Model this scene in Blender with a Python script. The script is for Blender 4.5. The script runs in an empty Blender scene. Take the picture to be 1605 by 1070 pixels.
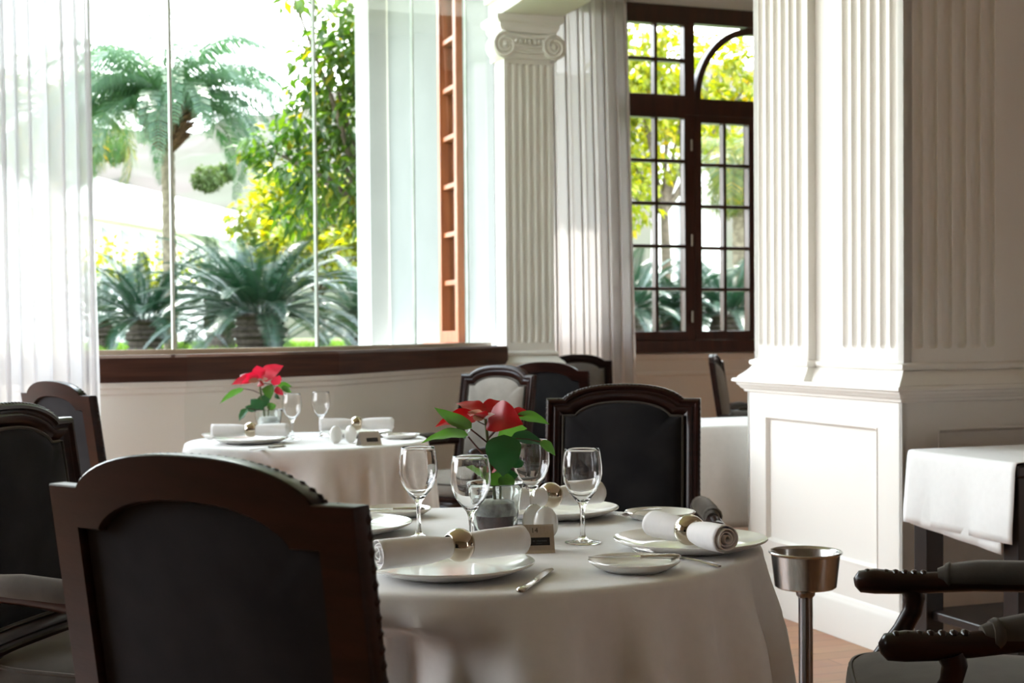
import bpy, bmesh, math, random
from mathutils import Vector, Matrix
PI = math.pi
S = bpy.context.scene
COL = S.collection
rad = math.radians

# ------------------------------------------------------------------ camera
F = 2229.0; PITCH = rad(1.5); ROLL = rad(0.5); H = 1.16
CX, CY = 802.5, 520 + F*math.tan(PITCH)
cam_d = bpy.data.cameras.new('camera'); cam = bpy.data.objects.new('camera', cam_d); COL.objects.link(cam)
cam_d.sensor_width = 36.0; cam_d.lens = F/1605*36
cam_d.shift_y = (CY-535)/1605
cam_d.clip_start = .05; cam_d.clip_end = 600
cam.matrix_world = Matrix.Translation((0,0,H)) @ Matrix.Rotation(PI/2-PITCH,4,'X') @ Matrix.Rotation(-ROLL,4,'Z')
cam_d.dof.use_dof = True; cam_d.dof.focus_distance = 2.62; cam_d.dof.aperture_fstop = 8.0
S.camera = cam

def at(px, py, Y):                       # point of the place seen at a pixel of the photo, Y metres ahead
    a, b = px-CX, -(py-CY)
    a, b = a*math.cos(ROLL)+b*math.sin(ROLL), -a*math.sin(ROLL)+b*math.cos(ROLL)
    a /= F; b /= F
    d = (a, math.cos(PITCH)+b*math.sin(PITCH), -math.sin(PITCH)+b*math.cos(PITCH))
    t = Y/d[1]
    return Vector((d[0]*t, Y, H+d[2]*t))
TH = rad(19.5); CT, ST = math.cos(TH), math.sin(TH)
def U(u, v, z=0.0): return Vector((u*CT-v*ST, u*ST+v*CT, z))   # room axes -> world

# ------------------------------------------------------------------ materials
def mat(name, col, rough=.6, metal=0, spec=.5, noise=None, bump=None, sheen=0, coat=0, trans=0, ior=1.45, wave=None, stretch=(1,1,1), sheen_tint=None):
    m = bpy.data.materials.new(name); m.use_nodes = True
    nt = m.node_tree; b = nt.nodes['Principled BSDF']
    def I(k, v): b.inputs[k].default_value = v
    I('Base Color', (*col, 1)); I('Roughness', rough); I('Metallic', metal); I('Specular IOR Level', spec); I('IOR', ior)
    I('Sheen Weight', sheen); I('Coat Weight', coat); I('Transmission Weight', trans)
    if sheen_tint: I('Sheen Tint', (*sheen_tint, 1)); I('Sheen Roughness', .45)
    if coat: I('Coat Roughness', .12)
    tc = nt.nodes.new('ShaderNodeTexCoord'); mp = nt.nodes.new('ShaderNodeMapping')
    mp.inputs['Scale'].default_value = stretch
    nt.links.new(tc.outputs['Object'], mp.inputs['Vector'])
    if noise:
        scale, col2, detail = noise
        n = nt.nodes.new('ShaderNodeTexNoise'); n.inputs['Scale'].default_value = scale; n.inputs['Detail'].default_value = detail
        nt.links.new(mp.outputs['Vector'], n.inputs['Vector'])
        r = nt.nodes.new('ShaderNodeValToRGB'); r.color_ramp.elements[0].position = .35; r.color_ramp.elements[1].position = .68
        r.color_ramp.elements[0].color = (*col, 1); r.color_ramp.elements[1].color = (*col2, 1)
        nt.links.new(n.outputs['Fac'], r.inputs['Fac']); nt.links.new(r.outputs['Color'], b.inputs['Base Color'])
    if bump:
        scale, strength, dist = bump
        n2 = nt.nodes.new('ShaderNodeTexNoise'); n2.inputs['Scale'].default_value = scale; n2.inputs['Detail'].default_value = 3
        nt.links.new(mp.outputs['Vector'], n2.inputs['Vector'])
        bp = nt.nodes.new('ShaderNodeBump'); bp.inputs['Strength'].default_value = strength; bp.inputs['Distance'].default_value = dist
        nt.links.new(n2.outputs['Fac'], bp.inputs['Height']); nt.links.new(bp.outputs['Normal'], b.inputs['Normal'])
    return m
def leafmat(name, c1, c2, trans=.35, rough=.45, yellow=None, hue=.485):
    m = bpy.data.materials.new(name); m.use_nodes = True; nt = m.node_tree; nt.nodes.clear()
    out = nt.nodes.new('ShaderNodeOutputMaterial'); p = nt.nodes.new('ShaderNodeBsdfPrincipled'); t = nt.nodes.new('ShaderNodeBsdfTranslucent')
    mx = nt.nodes.new('ShaderNodeMixShader'); g = nt.nodes.new('ShaderNodeNewGeometry'); r = nt.nodes.new('ShaderNodeValToRGB')
    r.color_ramp.elements[0].color = (*c1,1); r.color_ramp.elements[1].color = (*c2,1)
    r.color_ramp.elements[0].position = .1; r.color_ramp.elements[1].position = .9
    if yellow:
        e = r.color_ramp.elements.new(.97); e.color = (*yellow,1)
    nt.links.new(g.outputs['Random Per Island'], r.inputs['Fac'])
    nt.links.new(r.outputs['Color'], p.inputs['Base Color']); p.inputs['Roughness'].default_value = rough
    h = nt.nodes.new('ShaderNodeHueSaturation'); h.inputs['Value'].default_value = 1.5; h.inputs['Saturation'].default_value = 1.1; h.inputs['Hue'].default_value = hue
    nt.links.new(r.outputs['Color'], h.inputs['Color']); nt.links.new(h.outputs['Color'], t.inputs['Color'])
    mx.inputs[0].default_value = trans
    nt.links.new(p.outputs[0], mx.inputs[1]); nt.links.new(t.outputs[0], mx.inputs[2]); nt.links.new(mx.outputs[0], out.inputs[0])
    return m
def panemat(name, tint, ior):
    m = bpy.data.materials.new(name); m.use_nodes = True; nt = m.node_tree; nt.nodes.clear()
    out = nt.nodes.new('ShaderNodeOutputMaterial'); t = nt.nodes.new('ShaderNodeBsdfTransparent'); g = nt.nodes.new('ShaderNodeBsdfGlossy')
    t.inputs[0].default_value = (*tint,1); g.inputs['Roughness'].default_value = .01
    f = nt.nodes.new('ShaderNodeFresnel'); ge = nt.nodes.new('ShaderNodeNewGeometry'); mr = nt.nodes.new('ShaderNodeMapRange')
    mr.inputs['To Min'].default_value = ior; mr.inputs['To Max'].default_value = 1/ior      # same reflectance on both faces of the pane
    nt.links.new(ge.outputs['Backfacing'], mr.inputs['Value']); nt.links.new(mr.outputs[0], f.inputs['IOR'])
    mx = nt.nodes.new('ShaderNodeMixShader')
    nt.links.new(f.outputs[0], mx.inputs[0]); nt.links.new(t.outputs[0], mx.inputs[1]); nt.links.new(g.outputs[0], mx.inputs[2]); nt.links.new(mx.outputs[0], out.inputs[0])
    return m
def sheermat(name, col, clear, trl):
    m = bpy.data.materials.new(name); m.use_nodes = True; nt = m.node_tree; nt.nodes.clear()
    out = nt.nodes.new('ShaderNodeOutputMaterial'); d = nt.nodes.new('ShaderNodeBsdfDiffuse'); t = nt.nodes.new('ShaderNodeBsdfTranslucent'); c = nt.nodes.new('ShaderNodeBsdfTransparent')
    d.inputs[0].default_value = (*col,1); t.inputs[0].default_value = (*col,1)
    m1 = nt.nodes.new('ShaderNodeMixShader'); m1.inputs[0].default_value = trl
    m2 = nt.nodes.new('ShaderNodeMixShader')
    # woven threads thin out and gather in soft vertical bands
    tc = nt.nodes.new('ShaderNodeTexCoord'); mp = nt.nodes.new('ShaderNodeMapping'); mp.inputs['Scale'].default_value = (9,9,.15)
    n = nt.nodes.new('ShaderNodeTexNoise'); n.inputs['Scale'].default_value = 1.5
    mr = nt.nodes.new('ShaderNodeMapRange'); mr.inputs['To Min'].default_value = clear*.55; mr.inputs['To Max'].default_value = clear*1.4
    nt.links.new(tc.outputs['Object'], mp.inputs[0]); nt.links.new(mp.outputs[0], n.inputs['Vector']); nt.links.new(n.outputs['Fac'], mr.inputs['Value'])
    nt.links.new(mr.outputs[0], m2.inputs[0])
    nt.links.new(d.outputs[0], m1.inputs[1]); nt.links.new(t.outputs[0], m1.inputs[2]); nt.links.new(m1.outputs[0], m2.inputs[1]); nt.links.new(c.outputs[0], m2.inputs[2]); nt.links.new(m2.outputs[0], out.inputs[0])
    return m

M = {}
M['paint'] = mat('cream_paint', (.80,.765,.71), .5, noise=(2.0,(.78,.745,.69),2))
M['tan'] = mat('bounce_tan_paint', (.27,.20,.15), .7, noise=(1.5,(.24,.18,.135),3))  # for unseen walls, toned to cut and warm the bounced light
M['ceil'] = mat('ceiling_paint', (.82,.79,.75), .8, noise=(1.0,(.80,.77,.73),2))
M['render'] = mat('shaded_render', (.215,.225,.22), .9, noise=(3,(.20,.21,.205),4))  # white outer wall, darkened so its shade sits in the colour
M['render2'] = mat('lit_render', (.40,.40,.39), .9, noise=(3,(.37,.37,.36),4))  # brighter copy of the same white for the lit outer pillar
M['mahog'] = mat('dark_mahogany', (.030,.010,.007), .28, noise=(6,(.052,.018,.011),6), coat=.35, stretch=(1,1,9))
M['mahog_h'] = mat('mahogany_sill', (.040,.013,.008), .5, spec=.3, noise=(2.2,(.085,.032,.019),8), stretch=(1,1,22))
M['winwood'] = mat('window_mahogany', (.060,.016,.008), .32, noise=(5,(.035,.010,.006),5), coat=.2, stretch=(4,4,.6))
M['chairwood'] = mat('chair_mahogany', (.011,.0032,.0022), .28, spec=.22, noise=(10,(.022,.006,.0038),6), coat=.08, stretch=(1,1,5), bump=(60,.08,.002))
M['orangewood'] = mat('oiled_orange_wood', (.42,.13,.045), .4, noise=(4,(.30,.085,.03),5), stretch=(4,4,.7))
M['panel'] = mat('panel_and_shaded_pad_velvet', (.014,.0135,.015), .95, spec=.1, noise=(9,(.024,.023,.024),6), sheen=.08, sheen_tint=(.6,.6,.65), bump=(300,.2,.001))  # near-black rear-panel cloth; on front pads it holds their shade
M['taupe'] = mat('lit_taupe_velvet', (.21,.185,.160), .95, spec=.1, noise=(14,(.25,.225,.195),5), sheen=.4, sheen_tint=(.75,.68,.60), bump=(300,.25,.001))  # paler copy of the velvet with window light in its colour
M['velvet'] = mat('taupe_velvet', (.044,.038,.032), .95, spec=.1, noise=(14,(.062,.054,.046),5), sheen=.40, sheen_tint=(.75,.68,.60), bump=(300,.25,.001))
M['ebony'] = mat('black_stained_wood', (.012,.009,.009), .35, noise=(8,(.020,.014,.013),4), coat=.2)
M['cloth'] = mat('white_damask', (.80,.79,.775), .8, noise=(40,(.775,.765,.75),3), bump=(420,.10,.0008), sheen=.1)
M['napkin'] = mat('white_linen', (.84,.82,.81), .85, noise=(60,(.81,.79,.78),3), bump=(500,.18,.0008))
M['china'] = mat('glazed_porcelain', (.80,.78,.735), .12, spec=.6, coat=.5, noise=(5,(.79,.77,.725),1))
M['steel'] = mat('polished_steel', (.62,.60,.57), .10, metal=1, noise=(30,(.56,.54,.51),2))
M['ringmetal'] = mat('silver_plate', (.55,.47,.37), .08, metal=1, noise=(20,(.50,.43,.34),2))
M['brushed'] = mat('brushed_steel', (.58,.53,.48), .42, metal=1, noise=(90,(.50,.46,.415),3), stretch=(12,1,1))
M['bucket'] = mat('satin_steel', (.50,.485,.46), .22, metal=1, noise=(50,(.42,.41,.39),2), stretch=(6,6,.4))
M['polesteel'] = mat('dark_steel', (.26,.26,.27), .2, metal=1, noise=(40,(.22,.22,.23),2), stretch=(6,6,.4))
M['glass'] = mat('clear_glass', (1,1,1), 0, trans=1, ior=1.45)
M['vase'] = mat('greenish_glass', (.93,.98,.96), .02, trans=1, ior=1.45, noise=(12,(.90,.97,.95),2))
M['soil'] = mat('root_ball_soil', (.045,.018,.020), .9, noise=(40,(.16,.075,.08),6), bump=(60,.5,.01))
M['pot'] = mat('plastic_sleeve', (.50,.48,.47), .3, noise=(38,(.10,.075,.08),5), bump=(45,.6,.004))
M['black'] = mat('black_plate', (.008,.009,.011), .3, noise=(30,(.012,.013,.016),2))
M['ink'] = mat('black_engraving', (.015,.013,.012), .5, noise=(30,(.02,.018,.016),2))
M['silverprint'] = mat('silver_print', (.20,.22,.24), .4, noise=(30,(.16,.18,.2),2))
M['stem'] = mat('red_petiole', (.10,.022,.02), .5, noise=(20,(.07,.03,.02),2))
M['stemg'] = mat('green_stem', (.10,.14,.035), .5, noise=(20,(.08,.07,.03),2))
M['bract'] = leafmat('red_bract', (.30,.004,.007), (.42,.007,.010), .22, .42, hue=.5)
M['bractpale'] = leafmat('pale_bract', (.38,.30,.14), (.45,.20,.16), .3, .45)
M['bractpink'] = leafmat('coral_bract', (.46,.012,.036), (.58,.05,.075), .35, .5, (.65,.28,.05), hue=.5)
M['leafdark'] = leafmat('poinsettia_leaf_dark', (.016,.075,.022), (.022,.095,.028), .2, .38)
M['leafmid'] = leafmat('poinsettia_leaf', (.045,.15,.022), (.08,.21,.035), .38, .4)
M['pane'] = panemat('window_glass', (.96,.98,.97), 1.30)
M['pane2'] = panemat('casement_glass', (.96,.97,.96), 1.22)
M['glassedge'] = mat('glass_edge', (.62,.66,.62), .3, noise=(8,(.5,.55,.5),2))
M['channel'] = mat('pale_channel', (.60,.52,.40), .4, noise=(8,(.52,.45,.35),2))
M['sheer'] = sheermat('sheer_voile', (.72,.72,.745), .33, .45)
M['drape'] = sheermat('white_drape', (.86,.83,.81), .02, .24)
M['grass'] = leafmat('lawn_blade', (.05,.12,.008), (.10,.19,.012), .4, .6)
M['lawn'] = mat('lawn_ground', (.05,.085,.012), .95, noise=(1.2,(.09,.13,.02),5))
M['hill'] = mat('dry_hillside', (.040,.029,.023), .95, noise=(.09,(.024,.033,.012),7))
M['trunk'] = mat('palm_trunk', (.20,.17,.12), .9, noise=(14,(.09,.075,.05),5), bump=(25,.8,.03))
M['fibre'] = mat('palm_fibre', (.075,.038,.02), .95, noise=(22,(.17,.09,.05),5))
M['cytrunk'] = mat('cycad_trunk', (.045,.035,.03), .95, noise=(18,(.09,.075,.06),5), bump=(30,.8,.03))
M['frond'] = leafmat('palm_frond', (.022,.068,.026), (.045,.105,.038), .35, .36)
M['frondy'] = leafmat('yellowing_frond', (.045,.085,.02), (.13,.15,.025), .4, .4, (.28,.20,.012))
M['cycad'] = leafmat('cycad_frond', (.006,.026,.014), (.015,.050,.024), .15, .33)
M['treeleaf'] = leafmat('tree_leaf', (.022,.065,.009), (.080,.150,.016), .5, .4, (.28,.25,.015))
M['sunleaf'] = leafmat('sunlit_leaf', (.12,.17,.012), (.30,.31,.022), .5, .5, (.42,.32,.02))
M['bush'] = leafmat('hill_bush_leaf', (.045,.08,.016), (.06,.10,.02), .3, .7)
M['bark'] = mat('tree_bark', (.13,.10,.075), .9, noise=(12,(.07,.055,.04),5), bump=(20,.6,.02))
M['bldg'] = mat('white_stucco', (.86,.85,.83), .9, noise=(2,(.80,.79,.77),3))
M['bldgglass'] = mat('shaded_opening', (.30,.31,.33), .3, noise=(3,(.22,.23,.25),2))
M['brass'] = mat('satin_hinge', (.55,.50,.42), .35, metal=1, noise=(30,(.48,.43,.36),2))

def floor_mat():
    m = bpy.data.materials.new('oak_parquet'); m.use_nodes = True; nt = m.node_tree; b = nt.nodes['Principled BSDF']
    tc = nt.nodes.new('ShaderNodeTexCoord'); mp = nt.nodes.new('ShaderNodeMapping'); mp.inputs['Rotation'].default_value = (0,0,-TH)
    br = nt.nodes.new('ShaderNodeTexBrick'); br.inputs['Scale'].default_value = 1; br.inputs['Brick Width'].default_value = .9; br.inputs['Row Height'].default_value = .09
    br.inputs['Mortar Size'].default_value = .0015; br.inputs['Color1'].default_value = (.52,.24,.105,1); br.inputs['Color2'].default_value = (.44,.19,.08,1); br.inputs['Mortar'].default_value = (.12,.05,.02,1)
    n = nt.nodes.new('ShaderNodeTexNoise'); n.inputs['Scale'].default_value = 8; n.inputs['Detail'].default_value = 6
    mx = nt.nodes.new('ShaderNodeMix'); mx.data_type = 'RGBA'; mx.blend_type = 'MULTIPLY'; mx.inputs['Factor'].default_value = .35
    nt.links.new(tc.outputs['Object'], mp.inputs[0]); nt.links.new(mp.outputs[0], br.inputs['Vector']); nt.links.new(mp.outputs[0], n.inputs['Vector'])
    nt.links.new(br.outputs['Color'], mx.inputs['A']); nt.links.new(n.outputs['Color'], mx.inputs['B']); nt.links.new(mx.outputs['Result'], b.inputs['Base Color'])
    b.inputs['Roughness'].default_value = .35
    return m
M['floor'] = floor_mat()

# ------------------------------------------------------------------ mesh builder
class MB:
    def __init__(s): s.v = []; s.f = []
    def add(s, vs, fs):
        o = len(s.v); s.v += [tuple(p) for p in vs]; s.f += [tuple(i+o for i in f) for f in fs]; return s
    def box(s, c, d, rz=0, base=False):
        x, y, z = d[0]/2, d[1]/2, d[2]/2; cz = c[2] + (z if base else 0)
        cs, sn = math.cos(rz), math.sin(rz); vs = []
        for k in (-1,1):
            for i, j in ((-1,-1),(1,-1),(1,1),(-1,1)):
                vs.append((c[0]+i*x*cs-j*y*sn, c[1]+i*x*sn+j*y*cs, cz+k*z))
        return s.add(vs, [(3,2,1,0),(4,5,6,7),(0,1,5,4),(1,2,6,5),(2,3,7,6),(3,0,4,7)])
    def ubox(s, u0, u1, v0, v1, z0, z1):                       # a box laid along the room axes
        vs = [U(u,v,z) for z in (z0,z1) for u, v in ((u0,v0),(u1,v0),(u1,v1),(u0,v1))]
        return s.add(vs, [(3,2,1,0),(4,5,6,7),(0,1,5,4),(1,2,6,5),(2,3,7,6),(3,0,4,7)])
    def prism(s, poly, z0, z1):
        n = len(poly); vs = [(p[0],p[1],z0) for p in poly]+[(p[0],p[1],z1) for p in poly]
        return s.add(vs, [tuple(range(n-1,-1,-1)), tuple(range(n,2*n))]+[(i,(i+1)%n,n+(i+1)%n,n+i) for i in range(n)])
    def loft(s, rings, closed=True, cap0=False, cap1=False, loop=False):
        n = len(rings[0]); o = []; fs = []
        for r in rings: o += list(r)
        m = len(rings); last = m if loop else m-1; w = n if closed else n-1
        for a in range(last):
            b = (a+1)%m
            for i in range(w):
                j = (i+1)%n; fs.append((a*n+i, a*n+j, b*n+j, b*n+i))
        if cap0: fs.append(tuple(range(n-1,-1,-1)))
        if cap1: fs.append(tuple((m-1)*n+i for i in range(n)))
        return s.add(o, fs)
    def lathe(s, prof, n=32, c=(0,0,0), cap0=False, cap1=False, fx=1, fy=1, ripple=None):
        rings = []
        for r, z in prof:
            ring = []
            for i in range(n):
                a = 2*PI*i/n; q = r*(1+(ripple(a, z) if ripple else 0))
                ring.append((c[0]+q*math.cos(a)*fx, c[1]+q*math.sin(a)*fy, c[2]+z))
            rings.append(ring)
        return s.loft(rings, True, cap0, cap1)
    def tube(s, pts, r, n=10, cap=True, ell=(1,1), up=None):
        pts = [Vector(p) for p in pts]; m = len(pts); rs = r if isinstance(r,(list,tuple)) else [r]*m
        rings = []; prev = None
        for i, p in enumerate(pts):
            t = (pts[min(i+1,m-1)]-pts[max(i-1,0)]).normalized()
            if prev is None:
                ref = Vector(up) if up else (Vector((0,0,1)) if abs(t.z) < .9 else Vector((1,0,0)))
                a = t.cross(ref).normalized()
            else:
                a = (prev - t*prev.dot(t)).normalized()
            prev = a; b = t.cross(a)
            rings.append([p + a*(math.cos(2*PI*k/n)*rs[i]*ell[0]) + b*(math.sin(2*PI*k/n)*rs[i]*ell[1]) for k in range(n)])
        return s.loft(rings, True, cap, cap)
    def ball(s, c, r, n=10, m=6, sc=(1,1,1)):
        prof = [(max(1e-4, math.sin(PI*i/m))*r, -math.cos(PI*i/m)*r) for i in range(m+1)]
        rings = [[(c[0]+q*math.cos(2*PI*k/n)*sc[0], c[1]+q*math.sin(2*PI*k/n)*sc[1], c[2]+z*sc[2]) for k in range(n)] for q, z in prof]
        return s.loft(rings)
    def xform(s, mtx): s.v = [tuple(mtx @ Vector(p)) for p in s.v]; return s
    def build(s, name, m, parent=None, smooth=35, solid=0, bevel=0, sub=0):
        me = bpy.data.meshes.new(name); me.from_pydata(s.v, [], s.f); me.update()
        bm = bmesh.new(); bm.from_mesh(me); bmesh.ops.remove_doubles(bm, verts=bm.verts, dist=1e-6)
        if smooth is not None and len(bm.faces) < 60000: bmesh.ops.recalc_face_normals(bm, faces=bm.faces)
        bm.to_mesh(me); bm.free()
        o = bpy.data.objects.new(name, me); COL.objects.link(o); me.materials.append(m)
        if smooth:
            me.polygons.foreach_set('use_smooth', [True]*len(me.polygons)); me.set_sharp_from_angle(angle=rad(smooth))
        if parent: o.parent = parent
        if bevel:
            b = o.modifiers.new('bevel','BEVEL'); b.width = bevel; b.segments = 2; b.limit_method = 'ANGLE'; b.angle_limit = rad(40)
        if solid:
            d = o.modifiers.new('solid','SOLIDIFY'); d.thickness = solid; d.offset = 0
        if sub:
            d = o.modifiers.new('sub','SUBSURF'); d.levels = sub; d.render_levels = sub
        return o

def offset_path(pts, d, closed):
    """offset a 2D path to its left by d with mitred corners"""
    n = len(pts); out = []
    for i in range(n):
        p = Vector(pts[i][:2])
        a = Vector(pts[i-1][:2]) if (closed or i > 0) else None
        b = Vector(pts[(i+1)%n][:2]) if (closed or i < n-1) else None
        d1 = (p-a).normalized() if a is not None else None; d2 = (b-p).normalized() if b is not None else None
        if d1 is None: d1 = d2
        if d2 is None: d2 = d1
        n1 = Vector((-d1.y,d1.x)); n2 = Vector((-d2.y,d2.x)); m = (n1+n2)
        m = m/(1+n1.dot(n2)) if (1+n1.dot(n2)) > .05 else n1
        out.append((p.x+m.x*d, p.y+m.y*d))
    return out
def sweep(mb, path, prof, closed, side=1, cap=True):
    """profile (offset, z) carried along a 2D path"""
    rings = [[(q[0],q[1],z) for q in offset_path(path, off*side, closed)] for off, z in prof]
    cols = list(zip(*rings))
    mb.loft([list(c) for c in cols], closed=True, loop=closed, cap0=cap and not closed, cap1=cap and not closed)
def tag(o, label=None, cat=None, group=None, kind=None):
    if label: o['label'] = label
    if cat: o['category'] = cat
    if group: o['group'] = group
    if kind: o['kind'] = kind
    return o
def thing(name, label, cat, loc=(0,0,0), rz=0, group=None):
    o = bpy.data.objects.new(name, None); COL.objects.link(o); o.location = loc; o.rotation_euler = (0,0,rz); o.empty_display_size = .1
    return tag(o, label, cat, group)
def struct(o): o['kind'] = 'structure'; return o
def dup(root, loc, rz, label, scale=None):
    def cp(o, par):
        c = o.copy(); COL.objects.link(c); c.parent = par
        for ch in [x for x in KIDS.get(o.name, [])]: cp(ch, c)
        return c
    c = cp(root, None); c.location = loc; c.rotation_euler = (0,0,rz); c['label'] = label
    if scale: c.scale = scale
    return c
KIDS = {}
def index_kids():
    KIDS.clear()
    for o in COL.objects:
        if o.parent: KIDS.setdefault(o.parent.name, []).append(o)

# ================================================================== THE SETTING
BOW = [(-5.0,5.55),(-3.6,5.68),(-2.6,5.82),(-1.77,6.055),(-1.421,6.211),(-.852,6.963),(-.434,8.024),(-.154,8.660),(-.030,8.925)]
PILU0, PILU1, PILV = 2.955, 3.283, 8.45
VB = 11.3                                            # inner face of the back wall
corner_back_l = U(2.95,11.5); corner_back_r = U(8.5,11.5)
RIGHT_END = U(8.5,-5.5)
flo = [(-5.2,-3.2),(RIGHT_END.x,-3.2),tuple(corner_back_r[:2]),tuple(corner_back_l[:2]),tuple(U(2.95,8.5)[:2])]+[(p[0],p[1]) for p in reversed(offset_path(BOW,.10,False))]
struct(MB().prism(flo, -.12, 0).build('floor', M['floor'], smooth=None))
sun_overhang = offset_path(BOW, .95, False)  # unseen overhang added to keep direct sun out of the room
cei = [(-6.0,-3.4),(RIGHT_END.x+.3,-3.4),tuple(U(8.9,12.2)[:2]),tuple(U(1.9,12.2)[:2])]+[p for p in reversed(sun_overhang[:-2])]
struct(MB().prism(cei, 4.25, 4.5).build('ceiling', M['ceil'], smooth=None))

# wainscot wall below the bow glazing, with its top rail mouldings
w = MB(); rail = [(.030,0),(.030,.898),(.026,.904),(.018,.908),(.018,.926),(.010,.930),(.006,.936),(.006,.957),(.30,.957),(.30,0)]
sweep(w, BOW, rail, False); struct(w.build('wall_left', M['paint'], smooth=None))
b = MB(); sweep(b, BOW, [(.032,.001),(.012,.001),(.012,.13),(.02,.15),(.032,.16)], False); struct(b.build('baseboard_left', M['paint'], smooth=25))
# mahogany sill: deep fascia boards joined at the facets
sl = MB(); sweep(sl, BOW, [(0,.957),(-.006,.962),(-.006,1.062),(.004,1.074),(.34,1.074),(.34,.957)], False)
struct(sl.build('trim_1', M['mahog_h'], smooth=None))
# frameless bow glazing
GL = offset_path(BOW, .12, False)
win1 = thing('window_1', None, None); struct(win1)
for i in range(len(GL)-1):
    a, c = Vector(GL[i]), Vector(GL[i+1]); d = (c-a).normalized(); nrm = Vector((-d.y,d.x))
    p = MB(); q = [a+d*.006, c-d*.006]; pts = [q[0],q[1],q[1]+nrm*.010,q[0]+nrm*.010]
    p.prism(pts, 1.095, 3.9).build('pane', M['pane'], win1, smooth=None)
    if i > 0:
        dd = (a-Vector(GL[i-1])).normalized(); nn = ((Vector((-dd.y,dd.x))+nrm)/2).normalized()
        tt = Vector((nn.y,-nn.x))
        j = MB(); j.prism([a-tt*.006-nn*.002,a+tt*.006-nn*.002,a+tt*.006+nn*.013,a-tt*.006+nn*.013], 1.095, 3.9); j.build('glass_joint', M['glassedge'], win1, smooth=None)
ch = MB(); sweep(ch, GL, [(-.012,1.0741),(-.012,1.096),(.024,1.096),(.024,1.0741)], False); ch.build('bottom_channel', M['channel'], win1, smooth=None)
hd = MB(); sweep(hd, BOW, [(.06,3.9),(.06,4.25),(.24,4.25),(.24,3.9)], False); struct(hd.build('trim_2', M['paint'], smooth=None))

# left wall behind the photographer's shoulder: unseen opening added to let in sidelight
lw = MB(); lw.box((-5.1,1.2,0),(.2,8.8,.95),base=True); lw.box((-5.1,1.2,3.7),(.2,8.8,.56),base=True)
lw.box((-5.1,5.4,0),(.2,.42,4.25),base=True); lw.box((-5.1,-.65,0),(.2,5.1,4.25),base=True)
struct(lw.build('wall_garden', M['paint'], smooth=None))
rw = MB(); rw.box((2.5,-3.1,0),(15.4,.2,4.25),base=True); struct(rw.build('wall_rear', M['tan'], smooth=None))
rr = MB(); rr.ubox(8.5,8.7,-5.6,11.5,0,4.25); struct(rr.build('wall_right', M['tan'], smooth=None))

# ---- back wall with the tall three-light window
WX0, WX1 = 4.985, 7.62            # rough opening (u)
ZS, ZT = .965, 3.99
bw = MB(); bw.ubox(2.95,3.85,VB,VB+.22,0,4.25); bw.ubox(4.86,WX0,VB,VB+.22,0,4.25); bw.ubox(3.85,4.86,VB,VB+.22,0,ZS); bw.ubox(3.85,4.86,VB,VB+.22,ZT,4.25); bw.ubox(WX1,8.5,VB,VB+.22,0,4.25); bw.ubox(WX0,WX1,VB,VB+.22,0,ZS); bw.ubox(WX0,WX1,VB,VB+.22,ZT,4.25)  # includes an opening added behind the drape to light it from the back
struct(bw.build('wall_back', M['paint'], smooth=None))
tb = MB(); prof = [(0,.762),(.014,.770),(.014,.79),(.006,.80),(.006,.90),(.016,.91),(.022,.93),(.022,.955),(0,.962)]
def along_u(mb, u0, u1, v, prof):                 # moulding on a wall facing -v
    mb.loft([[U(u, v-o, z) for o, z in prof] for u in (u0,u1)], closed=True, cap0=True, cap1=True)
along_u(tb, 3.16, 8.49, VB, prof); struct(tb.build('trim_3', M['paint'], smooth=25))
bb = MB(); along_u(bb, 3.16, 8.49, VB, [(0,.001),(.02,.001),(.02,.14),(.01,.16),(0,.16)]); struct(bb.build('baseboard_back', M['paint'], smooth=25))
win2 = thing('window_2', None, None); struct(win2)
V0, V1 = VB-.03, VB+.07           # frame depth
fr = MB()
fr.ubox(WX0,5.052,V0,V1,1.075,ZT); fr.ubox(7.55,WX1,V0,V1,1.075,ZT); fr.ubox(WX0,WX1,V0,V1,3.845,ZT)        # outer frame
ML0, ML1 = 5.632, 5.712; MR0, MR1 = 2*6.302-ML1, 2*6.302-ML0
fr.ubox(ML0,ML1,V0,V1,1.075,3.9); fr.ubox(MR0,MR1,V0,V1,1.075,3.9)
fr.ubox(WX0,WX1,V0-.01,V1,3.045,3.19)                                                                        # transom rail
fr.build('window_frame', M['winwood'], win2, smooth=None, bevel=.006)
si = MB(); si.ubox(WX0-.02,WX1+.02,VB-.05,VB+.10,.966,1.076); si.build('window_sill', M['winwood'], win2, smooth=None, bevel=.005)
def bars(name, u0, u1, z0, z1, nc, nr, stile, bar=.030, rail_b=None):
    m_ = MB(); va, vb = V0-.012, V1-.02
    rb = rail_b or stile
    m_.ubox(u0,u0+stile,va,vb,z0,z1); m_.ubox(u1-stile,u1,va,vb,z0,z1); m_.ubox(u0+stile,u1-stile,va,vb,z0,z0+rb); m_.ubox(u0+stile,u1-stile,va,vb,z1-stile,z1)
    for k in range(1,nc):
        c = u0+stile+(u1-u0-2*stile)*k/nc; m_.ubox(c-bar/2,c+bar/2,va+.008,vb-.008,z0+rb,z1-stile)
    for k in range(1,nr):
        c = z0+rb+(z1-z0-rb-stile)*k/nr; m_.ubox(u0+stile,u1-stile,va+.011,vb-.011,c-bar/2,c+bar/2)
    m_.build(name, M['winwood'], win2, smooth=None, bevel=.003)
    g = MB(); g.ubox(u0+.01,u1-.01,(va+vb)/2-.002,(va+vb)/2+.002,z0+.01,z1-.01); g.build('pane', M['pane2'], win2, smooth=None)
zc0, zc1 = 1.078, 3.042
bars('casement', 5.04, 5.636, zc0, zc1, 2, 5, .030, rail_b=.075)
bars('casement', 5.708, 6.300, zc0, zc1, 2, 5, .062, rail_b=.075)
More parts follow.
